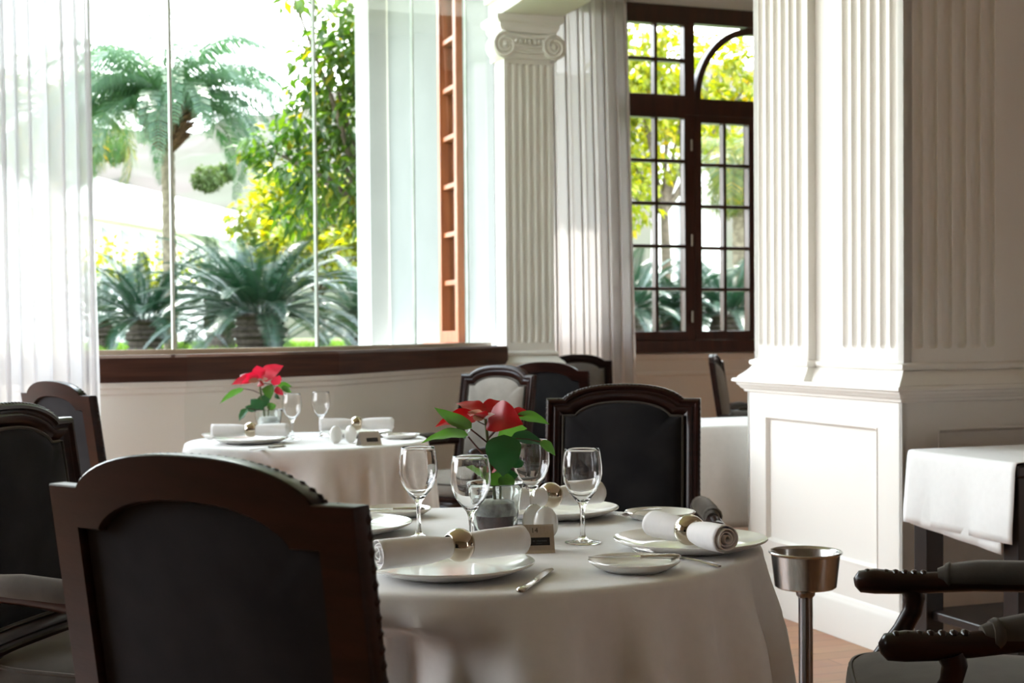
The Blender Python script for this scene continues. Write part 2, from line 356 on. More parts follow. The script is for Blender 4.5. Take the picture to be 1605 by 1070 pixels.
bars('casement', 6.304, 6.896, zc0, zc1, 2, 5, .062, rail_b=.075)
bars('casement', MR1-.004, 7.564, zc0, zc1, 2, 5, .030, rail_b=.075)
bars('transom_light', 5.04, 5.636, 3.185, 3.85, 2, 2, .028)
bars('transom_light', MR1-.004, 7.564, 3.185, 3.85, 2, 2, .028)
ar = MB(); n = 40; ro, ri = .590, .535; sz = 1.02
ring = []
for r_, v_ in ((ro,V0-.012),(ri,V0-.012),(ri,V1-.03),(ro,V1-.03)):
    ring.append([U(6.302+r_*math.cos(PI*k/n), v_, 3.19+r_*1.10*math.sin(PI*k/n)) for k in range(n+1)])
ar.loft([list(c) for c in zip(*ring)], closed=True, cap0=True, cap1=True)
ar.build('arched_bar', M['winwood'], win2, smooth=30)
g = MB(); g.ubox(ML1-.01,MR0+.01,VB+.01,VB+.014,3.18,3.86); g.build('pane', M['pane2'], win2, smooth=None)
f4 = MB(); f4.ubox(3.84,3.92,V0,V1,1.075,ZT); f4.ubox(4.79,4.87,V0,V1,1.075,ZT); f4.ubox(3.92,4.79,V0,V1,3.90,ZT); f4.ubox(3.92,4.79,V0,V1,1.075,1.15); f4.ubox(3.84,4.87,VB-.02,VB+.1,.966,1.075)  # extra window bay added behind the drape so daylight brightens it
f4.build('added_side_frame', M['winwood'], win2, smooth=None, bevel=.004)
for z in (1.28,1.95,2.78):
    h = MB(); h.tube([U(5.672,V0-.016,z-.05),U(5.672,V0-.016,z+.05)], .009, 8); h.build('hinge', M['brass'], win2)

# ---- alcove side wall (its outer face is seen through the bow glazing) with its wooden window
sw = MB(); uo, ui = 2.955, 3.155
sw.ubox(uo,ui,8.62,9.30,0,4.25); sw.ubox(uo,ui,9.75,VB+.0,0,4.25); sw.ubox(uo,ui,9.30,9.75,0,1.09); sw.ubox(uo,ui,9.30,9.75,3.95,4.25)
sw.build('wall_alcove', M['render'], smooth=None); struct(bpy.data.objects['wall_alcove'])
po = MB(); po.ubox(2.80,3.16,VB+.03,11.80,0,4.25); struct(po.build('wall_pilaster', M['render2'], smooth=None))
win3 = thing('window_3', None, None); struct(win3)
f3 = MB(); f3.ubox(uo-.05,uo+.08,9.30,9.365,1.09,3.95); f3.ubox(uo-.05,uo+.08,9.685,9.75,1.09,3.95); f3.ubox(uo-.05,uo+.08,9.365,9.685,1.09,1.17); f3.ubox(uo-.05,uo+.08,9.365,9.685,3.87,3.95)
for k in range(1,8): z = 1.17+2.7*k/8; f3.ubox(uo-.03,uo+.05,9.365,9.685,z-.018,z+.018)
f3.build('window_frame', M['orangewood'], win3, smooth=None, bevel=.004)
s3 = MB(); s3.ubox(uo-.16,uo+.0,9.25,9.80,1.04,1.09); s3.build('window_sill', M['orangewood'], win3, smooth=None, bevel=.005)
g3 = MB(); g3.ubox(uo+.01,uo+.014,9.36,9.69,1.16,3.88); g3.build('pane', M['pane2'], win3, smooth=None)

# ---- fluted face: a height field with rounded flute ends
def fluted(mb, org, du, dn, width, z0, z1, zf0, zf1, nfl, marg, fw, depth):
    """org: U-plane corner (u,v); du: unit dir along the face; dn: outward normal"""
    xs = [0.0]; pitch = (width-2*marg)/nfl
    for k in range(nfl):
        c = marg+pitch*(k+.5)
        xs += [c+fw/2*q for q in (-1,-.97,-.86,-.64,-.34,0,.34,.64,.86,.97,1)]
    xs.append(width)
    r = fw/2; zs = [z0,zf0]+[zf0+r*q for q in (.04,.16,.36,.66,1)]+[zf1-r*q for q in (1,.66,.36,.16,.04)]+[zf1,z1]
    rows = []
    for z in zs:
        row = []
        for x in xs:
            d = 0
            k = round((x-marg)/pitch-.5); k = min(max(k,0),nfl-1); dx = x-(marg+pitch*(k+.5))
            dz = (zf0+r-z) if z < zf0+r else ((z-(zf1-r)) if z > zf1-r else 0)
            q = 1-(dx*dx+dz*dz)/(r*r)
            if q > 0: d = depth*q**.5
            p = (org[0]+du[0]*x-dn[0]*d, org[1]+du[1]*x-dn[1]*d); row.append(U(p[0],p[1],z))
        rows.append(row)
    mb.loft(rows, closed=False)

# ---- the big fluted pier on its panelled pedestal
PU, PV, PW = 2.958, 4.240, 1.055; PLW, GAP = .425, .205; REC = .035
pier = thing('wall_pier', None, None); struct(pier)
sh = MB(); zb, ztp = .955, 4.25
sh.ubox(PU+REC,PU+PW-REC,PV+REC,PV+PW-REC,zb,ztp)
for (org,du,dn) in (((PU,PV),(0,1),(-1,0)),((PU,PV),(1,0),(0,-1))):
    for s0 in (0, PLW+GAP):
        o_ = (org[0]+du[0]*s0, org[1]+du[1]*s0)
        fluted(sh, o_, du, dn, PLW, zb, ztp, 1.088, 4.0, 6, .030, .043, .016)
        for e in (0, PLW):                                                     # returns
            q = (o_[0]+du[0]*e, o_[1]+du[1]*e); q2 = (q[0]-dn[0]*REC, q[1]-dn[1]*REC)
            sh.add([U(*q,zb),U(*q2,zb),U(*q2,ztp),U(*q,ztp)], [(0,1,2,3)])
for (org,du,dn) in (((PU+PW,PV),(0,1),(1,0)),((PU,PV+PW),(1,0),(0,1))):
    for s0 in (0, PLW+GAP):
        a_ = (org[0]+du[0]*s0, org[1]+du[1]*s0); c_ = (a_[0]+du[0]*PLW-dn[0]*REC, a_[1]+du[1]*PLW-dn[1]*REC)
        sh.ubox(min(a_[0],c_[0]),max(a_[0],c_[0]),min(a_[1],c_[1]),max(a_[1],c_[1]),zb,ztp)
sh.build('fluted_shaft', M['paint'], pier, smooth=40)
def pier_plan(x):
    a, b_, r = PLW, PLW+GAP, REC
    pts = [(0,0),(a,0),(a,r),(b_,r),(b_,0),(x,0),(x,a),(x-r,a),(x-r,b_),(x,b_),(x,x),(b_,x),(b_,x-r),(a,x-r),(a,x),(0,x),(0,b_),(r,b_),(r,a),(0,a)]
    return [tuple(U(PU+p,PV+q)[:2]) for p, q in pts]
bs = MB()
def torus_prof(o0, z0, h, out): return [(o0,z0)]+[(o0+out*math.sin(PI*k/8), z0+h*(1-math.cos(PI*k/8))/2) for k in range(1,8)]+[(o0,z0+h)]
prof = [(-.02,.955),(.055,.955),(.055,.962),(.046,.972),(.030,.985),(.016,1.000),(.010,1.008)]+torus_prof(.006,1.012,.024,.012)+[(.0,1.040),(-.02,1.040)]
sweep(bs, pier_plan(PW), prof, True, side=-1)
bs.build('shaft_base', M['paint'], pier, smooth=30)
O = .022
def rect(o): return [tuple(U(*p)[:2]) for p in ((PU-o,PV-o),(PU+PW+o,PV-o),(PU+PW+o,PV+PW+o),(PU-o,PV+PW+o))]
ld = MB(); sweep(ld, rect(O), [(-.03,.958),(.046,.958),(.050,.953),(.050,.944),(.036,.940),(.034,.932),(.026,.926),(.022,.918),(.012,.912),(.010,.903),(.0,.900),(-.03,.900)], True, side=-1)
ld.build('pedestal_cap', M['paint'], pier, smooth=30)
pd = MB(); D_ = .014
pd.ubox(PU-O+D_,PU+PW+O-D_,PV-O+D_,PV+PW+O-D_,0,.955)
def frame_face(org, du, dn, L):
    a, zt, zbm = .150, .805, .292
    def slab(s0,s1,z0,z1):
        vs = []
        for z in (z0,z1):
            for s_, d in ((s0,0),(s1,0),(s1,-D_-.004),(s0,-D_-.004)):
                vs.append(U(org[0]+du[0]*s_+dn[0]*d, org[1]+du[1]*s_+dn[1]*d, z))
        pd.add(vs, [(3,2,1,0),(4,5,6,7),(0,1,5,4),(1,2,6,5),(2,3,7,6),(3,0,4,7)])
    slab(0,a,0,.91); slab(L-a,L,0,.91); slab(a,L-a,zt,.91); slab(a,L-a,0,zbm)
    # small moulding round the sunk panel
    path = [(a,zbm),(L-a,zbm),(L-a,zt),(a,zt)]
    rings = []
    for ins, d in ((0,.003),(.004,.003),(.014,-D_+.001),(0,-D_-.002)):
        pp = [(a+ins,zbm+ins),(L-a-ins,zbm+ins),(L-a-ins,zt-ins),(a+ins,zt-ins)]
        rings.append([U(org[0]+du[0]*s_+dn[0]*d, org[1]+du[1]*s_+dn[1]*d, z) for s_, z in pp])
    pd.loft([list(c) for c in zip(*rings)], closed=True, loop=True)
L = PW+2*O
frame_face((PU-O,PV-O),(0,1),(-1,0),L); frame_face((PU-O,PV-O),(1,0),(0,-1),L)
frame_face((PU+PW+O,PV-O),(0,1),(1,0),L); frame_face((PU-O,PV+PW+O),(1,0),(0,1),L)
pd.build('pedestal', M['paint'], pier, smooth=20)
bp_ = MB(); sweep(bp_, rect(O), [(-.01,.001),(.014,.001),(.014,.132),(.010,.140),(.006,.152),(0,.162),(-.01,.162)], True, side=-1)
struct(bp_.build('baseboard_pier', M['paint'], smooth=30))

# ---- the far pilaster with its scrolled capital, and the beam it carries
pl = thing('wall_column', None, None); struct(pl)
ps = MB(); ps.ubox(PILU0,PILU1,PILV+.03,PILV+.2,0,3.14)
fluted(ps, (PILU0,PILV), (1,0), (0,-1), PILU1-PILU0, .955, 2.90, 1.09, 2.845, 6, .020, .034, .015)
for e in (PILU0,PILU1): ps.add([U(e,PILV,.955),U(e,PILV+.031,.955),U(e,PILV+.031,2.9),U(e,PILV,2.9)], [(0,1,2,3)])
ps.build('fluted_shaft', M['paint'], pl, smooth=40)
pb = MB()
def u_plan(o): return [tuple(U(*p)[:2]) for p in ((PILU0-o,PILV-o),(PILU1+o,PILV-o),(PILU1+o,PILV+.2),(PILU0-o,PILV+.2))]
sweep(pb, u_plan(0), prof, True, side=-1)
sweep(pb, u_plan(.02), [(-.03,.957),(.03,.957),(.03,.94),(.02,.93),(.01,.915),(0,.90),(-.03,.90)], True, side=-1)
pb.ubox(PILU0-.02,PILU1+.02,PILV-.02,PILV+.2,0,.905)
pb.build('pedestal', M['paint'], pl, smooth=30)
cp = MB(); uc = (PILU0+PILU1)/2; vf = PILV-.02
for sgn in (-1,1):
    c_u, c_z = uc+sgn*.165, 2.952
    # scroll: flat drum with a raised spiral fillet
    for r_, dep in ((.082,.0),(.055,.010)):
        ra = [U(c_u+r_*math.cos(2*PI*k/28), vf-.012-dep, c_z+r_*math.sin(2*PI*k/28)) for k in range(28)]
        rb = [U(c_u+r_*math.cos(2*PI*k/28), vf+.12, c_z+r_*math.sin(2*PI*k/28)) for k in range(28)]
        if r_ > .08: cp.loft([ra,rb], True, True, True)
    sp = []
    for k in range(49):
        t = k/48; a = PI/2 - sgn*(t*4.2*PI)*-1; r_ = .078*(1-.80*t)
        sp.append(U(c_u-sgn*r_*math.cos(a)*-1, vf-.014, c_z+r_*math.sin(a)))
    cp.tube(sp, [.011*(1-.45*k/48) for k in range(49)], 8)
    cp.ball(U(c_u,vf-.014,c_z), .016)
# the sagging band between the scrolls, and the egg moulding
for zz, rr_ in ((3.022,.012),(2.962,.008),(2.925,.007)):
    cp.tube([U(uc+.165*(k/10-1)*1.0, vf-.010, zz-.016*math.sin(PI*k/20)) for k in range(21)], rr_, 8)
for k in range(-3,4): cp.ball(U(uc+.030*k,vf-.012,2.988-.008), .016, sc=(.8,.8,1.1))
cp.ubox(PILU0-.02,PILU1+.02,vf-.004,PILV+.2,2.875,3.03)
def sw_cap(prof2): sweep(cp, u_plan(0), prof2, True, side=-1)
sw_cap([(-.03,3.035),(.02,3.035),(.022,3.05),(.03,3.06),(.035,3.075),(.035,3.09),(.05,3.10),(.06,3.115),(.06,3.14),(-.03,3.14)])
cp.build('scroll_capital', M['paint'], pl, smooth=35)
be = MB(); be.ubox(PILU0-.03,PILU1+.05,PV+PW-.02,PILV+.2,3.14,3.7)
for du0, du1, z0, z1 in ((-.06,-.03,3.24,3.32),(-.10,-.03,3.32,3.36),(-.14,-.03,3.36,3.44)):
    be.ubox(PILU0+du0,PILU0-.02,PV+PW-.02,PILV+.2,z0,z1); be.ubox(PILU1+.04,PILU1+.05-du0-.03,PV+PW-.02,PILV+.2,z0,z1)
be.ubox(PILU0-.03,PILU1+.05,PV+PW-.02,PILV+.2,3.7,4.25)
struct(be.build('ceiling_beam', M['ceil'], smooth=None, bevel=.006))

# ================================================================== THINGS
# ---- armchair
def back_outline(W, b0, Hc, xs, rise, ns=7, na=23):
    """closed outline (x, z) counter-clockwise from the lower left corner"""
    p = []
    for k in range(ns): p.append((-W/2+W*k/ns, b0))
    for k in range(ns): p.append((W/2, b0+(Hc-b0)*k/ns))
    for k in range(3): p.append((W/2+(xs-W/2)*k/3, Hc))
    for k in range(na):
        q = math.cos(PI*k/(na-1))
        p.append((xs*q, Hc+rise*max(1-abs(q)**2.5,0)**.72))
    for k in range(1,4): p.append((-xs+(-W/2+xs)*k/3, Hc))
    for k in range(1,ns): p.append((-W/2, Hc+(b0-Hc)*k/ns))
    return p
CW, B0, HC, RISE, XS = .485, .475, .966, .046, .187
def bk(x, z, d):                                       # point on the reclined, slightly dished back
    return (x, -.235-(z-.45)*.145+d+.22*x*x, z)
OUT = back_outline(CW, B0, HC, XS, RISE)
INN = back_outline(CW-.104, B0+.055, HC-.052, XS-.036, RISE*.95)
def lerp(a, b_, t): return (a[0]+(b_[0]-a[0])*t, a[1]+(b_[1]-a[1])*t)
def make_chair(label):
    root = thing('armchair', label, 'chair', group='dark wood armchairs upholstered in taupe velvet')
    # wooden surround of the back
    m_ = MB(); sec = [(0,.006),(.05,.011),(.14,.016),(.26,.016),(.34,.010),(.44,.009),(.55,.013),(.70,.012),(.86,.006),(1,.001),(1,-.004),(.985,-.0165),(.96,-.019),(.03,-.019),(.0,-.0165)]
    rings = [[bk(*lerp(OUT[i],INN[i],t), d) for i in range(len(OUT))] for t, d in sec]
    m_.loft(rings, closed=True, loop=True); frame = m_.build('back_frame', M['chairwood'], root, smooth=32)
    bd = MB(); n0 = 7+7+3
    crest = OUT[n0-1:n0+24]
    pts = []
    for a, c in zip(crest, crest[1:]):
        Ld = math.dist(a,c); k = max(1, round(Ld/.013))
        pts += [lerp(a,c,q/k) for q in range(k)]
    for i, p in enumerate(pts): bd.ball(bk(p[0]*.990, p[1]-.0045, .006), .0070, 6, 4, (1.25,1.0,.75))
    bd.build('carved_edge', M['chairwood'], frame, smooth=60)
    for sgn in (-1,1):
        sd = MB()
        for k in range(26): z = B0+.03+k*.0178; sd.ball(bk(sgn*(CW/2-.0025), z, .004), .0070, 6, 4, (.6,1.1,1.15))
        sd.build('carved_edge', M['chairwood'], frame, smooth=60)
    # front pad, darkened to its shade, and rear panel
    cx_, cz_ = 0, .75
    def fan(depths, name, rear):
        f_ = MB(); rg = []; ea, eb = .165, .185
        def blend(p, t):
            ph = math.atan2((p[1]-cz_)/eb, p[0]/ea); e = .75
            q = (ea*math.copysign(abs(math.cos(ph))**e, math.cos(ph)), cz_+eb*math.copysign(abs(math.sin(ph))**e, math.sin(ph)))
            k = min(1, t*2.2); r = (p[0]+(q[0]-p[0])*k, p[1]+(q[1]-p[1])*k); s_ = t if k < 1 else t
            return (r[0]*(1-s_), cz_+(r[1]-cz_)*(1-s_))
        for t, d in depths: rg.append([bk(*blend(p, t), d) for p in INN])
        f_.loft(rg, closed=True, cap1=True); return f_.build(name, M['panel'], root, smooth=60)
    pad = fan([(-.01,-.004),(.02,.008),(.06,.018),(.12,.026),(.25,.034),(.5,.040),(.8,.043)], 'back_cushion', False)
    pp = MB(); pts = [bk(p[0]*.985,cz_+(p[1]-cz_)*.985,.010) for p in INN]; pp.tube(pts+[pts[0]], .0042, 6, cap=False); pp.build('piping', M['velvet'], pad)
    fan([(-.01,-.006),(.02,-.0075),(.5,-.009),(.85,-.0095)], 'back_panel', True)
    # seat
    def seat_ol(ins, n=44):
        o = []
        for k in range(n):
            a = 2*PI*k/n; cx, sy = math.cos(a), math.sin(a); e = .42
            x = math.copysign(abs(cx)**e, cx); y = math.copysign(abs(sy)**e, sy)
            wy = .012+.255*y*(1-ins/.255); hw = (.262+.030*y-ins)
            o.append((x*hw, wy))
        return o
    def ring(ins, z): return [(x,y,z) for x, y in seat_ol(ins)]
    r_ = MB(); r_.loft([ring(.012,.335),ring(.0,.342),ring(.0,.365),ring(.010,.375),ring(.012,.388),ring(-.002,.398),ring(-.002,.412),ring(.02,.418)], cap0=True, cap1=True)
    r_.build('seat_rail', M['chairwood'], root, smooth=40)
    c_ = MB(); c_.loft([ring(.010,.416),ring(.0,.424),ring(-.007,.442),ring(-.004,.464),ring(.012,.480),ring(.05,.493),ring(.12,.502),ring(.2,.506)], cap0=True, cap1=True)
    cu = c_.build('seat_cushion', M['velvet'], root, smooth=60)
    q_ = MB(); pts = ring(.002,.473); q_.tube(pts+[pts[0]], .0045, 6, cap=False); q_.build('piping', M['velvet'], cu)
    # arms
    for sg in (-1,1):
        a_ = MB(); path = [(.228,-.262,.628),(.240,-.20,.632),(.262,-.10,.632),(.285,0,.628),(.303,.09,.620),(.313,.15,.617),(.318,.20,.618),(.321,.232,.616),(.322,.243,.614)]
        a_.tube([(sg*x,y,z) for x,y,z in path], [.021,.021,.022,.023,.024,.026,.029,.025,.010], 12, ell=(1.0,.95))
        for k in range(7):                                                     # carved leaf ridges on the handhold
            t = k/6; a_.ball((sg*(.306+.015*t), .10+.115*t, .640-.002*t), .012, 7, 4, (1.3,.7,.55))
        arm = a_.build('arm', M['chairwood'], root, smooth=50)
        s_ = MB(); s_.tube([(sg*.314,.125,.606),(sg*.313,.118,.585),(sg*.309,.124,.555),(sg*.304,.146,.515),(sg*.297,.180,.470),(sg*.288,.212,.425),(sg*.280,.228,.385),(sg*.274,.228,.345)], [.024,.022,.020,.020,.021,.022,.023,.022], 10)
        s_.build('arm_support', M['chairwood'], arm, smooth=50)
        p_ = MB(); pth = [(.241,-.185,.640),(.246,-.170,.645),(.262,-.10,.648),(.281,-.01,.645),(.292,.045,.638),(.297,.070,.634)]
        p_.tube([(sg*x,y,z) for x,y,z in pth], [.018,.026,.029,.029,.026,.018], 12)
        for x,y,z in ((.246,-.168,.643),(.293,.048,.637)):
            p_.tube([(sg*x,y-.009,z),(sg*(x+.002),y,z),(sg*(x+.004),y+.009,z)], [.025,.030,.025], 12)
        p_.build('arm_pad', M['velvet'], arm, smooth=60)
        l_ = MB(); l_.tube([(sg*.262,.225,.36),(sg*.270,.235,.30),(sg*.272,.240,.22),(sg*.262,.232,.12),(sg*.258,.230,.05),(sg*.266,.244,.018),(sg*.266,.246,.0)], [.030,.032,.026,.019,.016,.024,.020], 12); l_.build('leg', M['chairwood'], root, smooth=50)
        k_ = MB(); k_.tube([bk(sg*.222,.50,-.004),(sg*.222,-.238,.42),(sg*.222,-.240,.33),(sg*.226,-.262,.18),(sg*.232,-.300,.0)], [.024,.026,.026,.021,.017], 10); k_.build('leg', M['chairwood'], root, smooth=50)
    br = MB(); br.box((0,-.240,.46),(CW-.05,.03,.045)); br.build('back_rail', M['chairwood'], root, smooth=None, bevel=.004)
    return root
def face(f): return math.atan2(-f[0], f[1])
def chair_pose(mid, f, o=.285):
    l = math.hypot(*f); f = (f[0]/l, f[1]/l); return (mid[0]+o*f[0], mid[1]+o*f[1], 0), face(f)
CH = [ # centre of the top of the back, facing, height factor, label
 ((-.366,1.631),(.509,.861),1.012,'dark armchair in the foreground seen from behind, its back filling the lower left'),
 ((-1.113,3.178),(.97,-.24),1.0,'dark armchair cut by the left edge of the photo, facing right'),
 ((.345,4.45),(-.19,-.98),.982,'black-looking armchair facing the camera across table 14, behind the far wine glasses'),
 None,
 ((-1.550,4.89),(.706,.708),.995,'dark armchair seen from behind at the left of the window table, below the sheer curtain'),
 ((-.078,7.00),(-.67,-.74),.985,'light taupe-looking armchair with sunlit carved crest, just right of the window table'),
 ((.185,7.45),(.45,.89),.99,'armchair seen from behind, dark panel, right against the light taupe-looking armchair'),
 ((.470,10.1),(.04,-1),.985,'farthest taupe armchair, facing the camera below the white drape'),
 ((1.285,8.85),(.965,-.26),1.0,'armchair seen edge-on in profile under the tall mahogany window'),
 ((1.86,9.6),(-.1,1),.985,'armchair mostly hidden behind the pier, only a dark back corner showing'),
]
pos, rz = (-.199,1.886,0), rad(-33.0); chair0 = make_chair(CH[0][3]); chair0.location = pos; chair0.rotation_euler = (0,0,rz); chair0.scale = (1,1,CH[0][2])
index_kids()
for c in CH[1:]:
    if c is None:
        f = (-.985,.17); o = (.722-.2*f[0], 2.73-.2*f[1]); dup(chair0, (o[0],o[1],0), face(f), 'dark armchair at the lower right whose two arms reach toward table 14', (1,1,1)); continue
    pos, rz = chair_pose(*c[:2]); dup(chair0, pos, rz, c[3], (1,1,c[2]))

for o in list(COL.objects):                                        # three chairs get a paler velvet copy, window light put into its colour
    if o.parent and o.parent.get('label','').startswith(('light taupe','farthest taupe','armchair seen edge-on')) and o.name.split('.')[0] in ('back_cushion','seat_cushion'):
        o.material_slots[0].link = 'OBJECT'; o.material_slots[0].material = M['taupe']
# ---- round tables and their cloths
def round_table(c, r, label):
    t = thing('round_table', label, 'table', (c[0],c[1],0))
    a = MB(); a.lathe([(.001,.712),(r-.012,.712),(r-.006,.716),(r-.006,.738),(r-.012,.742),(.001,.742)], 64); a.build('tabletop', M['ebony'], t)
    p = MB(); p.lathe([(.20,0),(.20,.02),(.06,.05),(.045,.1),(.045,.62),(.09,.70),(.12,.712)], 24, cap0=True); p.build('pedestal', M['ebony'], t)
    return t
def cloth(name, c, r, zt, drop, seed, dents, label, amp=.030, flare=.07):
    rnd = random.Random(seed); nth = 320
    ks = [(k, w_, rnd.uniform(0,2*PI)) for k, w_ in ((7,.30),(12,.35),(18,.75),(23,.80),(29,.45))]
    tot = 1.25
    ph = [rnd.uniform(0,2*PI) for _ in range(3)]
    m_ = MB(); rings = []
    prof = [(q*r,0,0) for q in (.02,.3,.6,.8,.9,.96)]+[(r*1.0-.006,-.0008,0),(r-.001,-.004,0),(r+.002,-.010,.0)]
    steps = 34
    for k in range(1,steps+1): t = k/steps; prof.append((r+.003, -.010-(drop-.010)*t, t))
    for rr, dz, t in prof:
        ring = []
        for i in range(nth):
            th = 2*PI*i/nth
            f = sum(a*math.cos(k*th+p+.5*math.sin(2*th+ph[0])*t) for k, a, p in ks)/tot
            f = math.tanh(f*1.3)*1.15
            grow = min(1, t*5.0)**1.1
            R = rr + flare*t**.85 + amp*grow*f*(.55+.45*t) if t > 0 else rr
            if t == 0 and rr > r*.97: R = rr
            z = zt+dz
            for (dth, wid, dep, zlim) in dents:
                d = (th-dth+PI)%(2*PI)-PI
                s_ = min(1,max(0,(zlim-z)/.06)); R -= dep*math.exp(-(d/wid)**4)*s_*s_*(3-2*s_)
            ring.append((c[0]+R*math.cos(th), c[1]+R*math.sin(th), z))
        rings.append(ring)
    m_.loft(rings, True, cap0=True)
    o = m_.build(name, M['cloth'], smooth=70, solid=.0015)
    return tag(o, label, 'tablecloth')
T1 = (-.083,2.772); R1 = .560; T2 = (-.79,5.47); R2 = .462; ZT = .75
def ang(c, p): return math.atan2(p[1]-c[1], p[0]-c[0])
round_table(T1, R1-.006, 'round dining table under the foreground white cloth, carrying sign 14')
round_table(T2, R2-.006, 'round dining table by the bow window, under a white cloth')
cloth('tablecloth', T1, R1, ZT, .66, 5, [(ang(T1,(-.34,2.27)),.42,.20,.705),(ang(T1,(-.62,3.05)),.55,.17,.66),(ang(T1,(.3,3.7)),.5,.03,.6)], 'white cloth draped over the foreground round table set with sign 14', .036, .090)
cloth('tablecloth', T2, R2, ZT, .66, 12, [(ang(T2,(-1.1,5.3)),.66,.20,.70),(ang(T2,(-.951,5.038)),.34,.10,.705)], 'white cloth draped over the round table by the bow window', .030, .05)
ZP = .7512

# ---- porcelain
def plate(name, c, R, z, label, cat, group):
    k = R/.145; hgt = .022 if R > .1 else .018
    r0 = .082*k
    up = [(r0+(R-.003-r0)*q/12, .005+(hgt-.0055)*(q/12)**1.55) for q in range(13)]
    dn = [(r0+.010+(R-.002-r0-.010)*q/12, .0022+(hgt-.0062)*(q/12)**1.55) for q in range(12,-1,-1)]
    pr = [(.001,.005),(.05*k,.005)]+up+[(R-.001,hgt+.0001),(R,hgt-.001),(R-.0006,hgt-.0028)]+dn+[(r0+.008,0),(r0+.003,0),(r0+.001,.0020),(.001,.0020)]
    o = MB().lathe(pr, 72, (0,0,0)).build(name, M['china'], smooth=50); o.location = (c[0],c[1],z)
    return tag(o, label, cat, group)
GP = 'large white plates on the set tables'; GB = 'small white bread plates'
plate('charger_plate', (-.110,2.400), .146, ZP, 'large white plate at the front of table 14, napkin across it, knife at right', 'plate', GP)
plate('charger_plate', (.331,2.655), .144, ZP, 'large white plate at the right edge of table 14 under a slanting napkin', 'plate', GP)
plate('charger_plate', (.090,3.140), .144, ZP, 'large white plate at the far side of table 14 before the black-looking armchair', 'plate', GP)
plate('charger_plate', (-.352,2.915), .144, ZP, 'large white plate at the left of table 14, bare, half hidden by the foreground armchair', 'plate', GP)
plate('charger_plate', (-.985,5.335), .142, ZP, 'large white plate on the window table, left one in front of the poinsettia', 'plate', GP)
plate('charger_plate', (-.62,5.66), .142, ZP, 'large white plate on the window table, rear one behind the egg-shaped shakers', 'plate', GP)
plate('bread_plate', (.206,2.425), .079, ZP, 'small white bread plate with a knife across it, at the right front of table 14', 'plate', GB)
plate('bread_plate', (.318,3.075), .077, ZP, 'small white bread plate with a fork, at the far right of table 14', 'plate', GB)
plate('bread_plate', (-.262,3.170), .079, ZP, 'small white bread plate with a knife, at the far left of table 14', 'plate', GB)
plate('bread_plate', (-.435,5.50), .076, ZP, 'small white bread plate with a knife, on the right of the window table', 'plate', GB)
plate('bread_plate', (-1.150,5.60), .076, ZP, 'small white bread plate peeking out left of the rolled napkin on the window table', 'plate', GB)

# ---- rolled napkins and their rings
def napkin(c, axis, L, r, label, seed, z):
    rnd = random.Random(seed); turns = 3.72; n = 96; rings = []
    for i in range(25):
        s = (i/24-.5)*L; pin = 1-.32*math.exp(-(s/.035)**2); ring = []
        for k in range(n+1):
            t = k/n; a = turns*2*PI*t+rnd.uniform(-.004,.004)
            q = (r*.16+(r*.84)*t)*pin*(1+.02*math.sin(3*a+s*20))
            ring.append((s+(.003*math.sin(a*.5) if abs(s) > L*.45 else 0), q*math.cos(a), q*math.sin(a)*.96))
        rings.append(ring)
    m_ = MB(); m_.loft(rings, closed=False)
    o = m_.build('napkin', M['napkin'], smooth=80, solid=.0018)
    o.location = (c[0],c[1],z); o.rotation_euler = (0,0,math.atan2(axis[1],axis[0]))
    return tag(o, label, 'napkin', 'rolled white napkins')
def nring(c, axis, label, z, R=.0285):
    w_ = .017; pr = []
    for k in range(-8,9):
        a = k/8*1.02; pr.append((R*math.cos(a*.82), R*math.sin(a*.82)*.98))
    inner = [(R*.66-.0+.0*q, pr[-1][1]*(1-2*q/6)) for q in range(7)]
    m_ = MB(); m_.loft([[ (zz, rr*math.cos(2*PI*k/40), rr*math.sin(2*PI*k/40)) for k in range(40)] for rr, zz in pr+inner], closed=True, loop=True)
    o = m_.build('napkin_ring', M['ringmetal'], smooth=60); o.location = (c[0],c[1],z); o.rotation_euler = (0,0,math.atan2(axis[1],axis[0]))
    return tag(o, label, 'napkin ring', 'silver ball-shaped napkin rings')
NP = [((-.102,2.385),(.237,.157),.285,.0262,.8005,'rolled white napkin on the front plate of table 14, spiral end at left','silver ball-shaped ring on the front napkin of table 14'),
      ((.318,2.560),(.10,-.20),.235,.0262,.7985,'rolled white napkin slanting across the right plate of table 14, open end toward camera','silver ball-shaped ring on the slanting napkin at the right of table 14'),
      ((.082,3.110),(.14,.09),.27,.026,.8005,'rolled white napkin on the far plate of table 14, behind the egg-shaped shakers','silver ball-shaped ring on the far napkin of table 14, right of the plant'),
      ((-.985,5.340),(.26,.01),.285,.026,.8005,'rolled white napkin on the left plate of the window table','silver ball-shaped ring on the left napkin of the window table'),
      ((-.62,5.650),(.28,.03),.29,.026,.8005,'rolled white napkin on the rear plate of the window table','silver ball-shaped ring on the rear napkin of the window table')]
for i, (c, ax, L_, r_, z_, l1, l2) in enumerate(NP):
    napkin(c, ax, L_, r_, l1, i, z_); d = Vector(ax).normalized()
    off = .012 if i == 0 else 0
    nring((c[0]+d.x*off, c[1]+d.y*off), ax, l2, z_+.001)

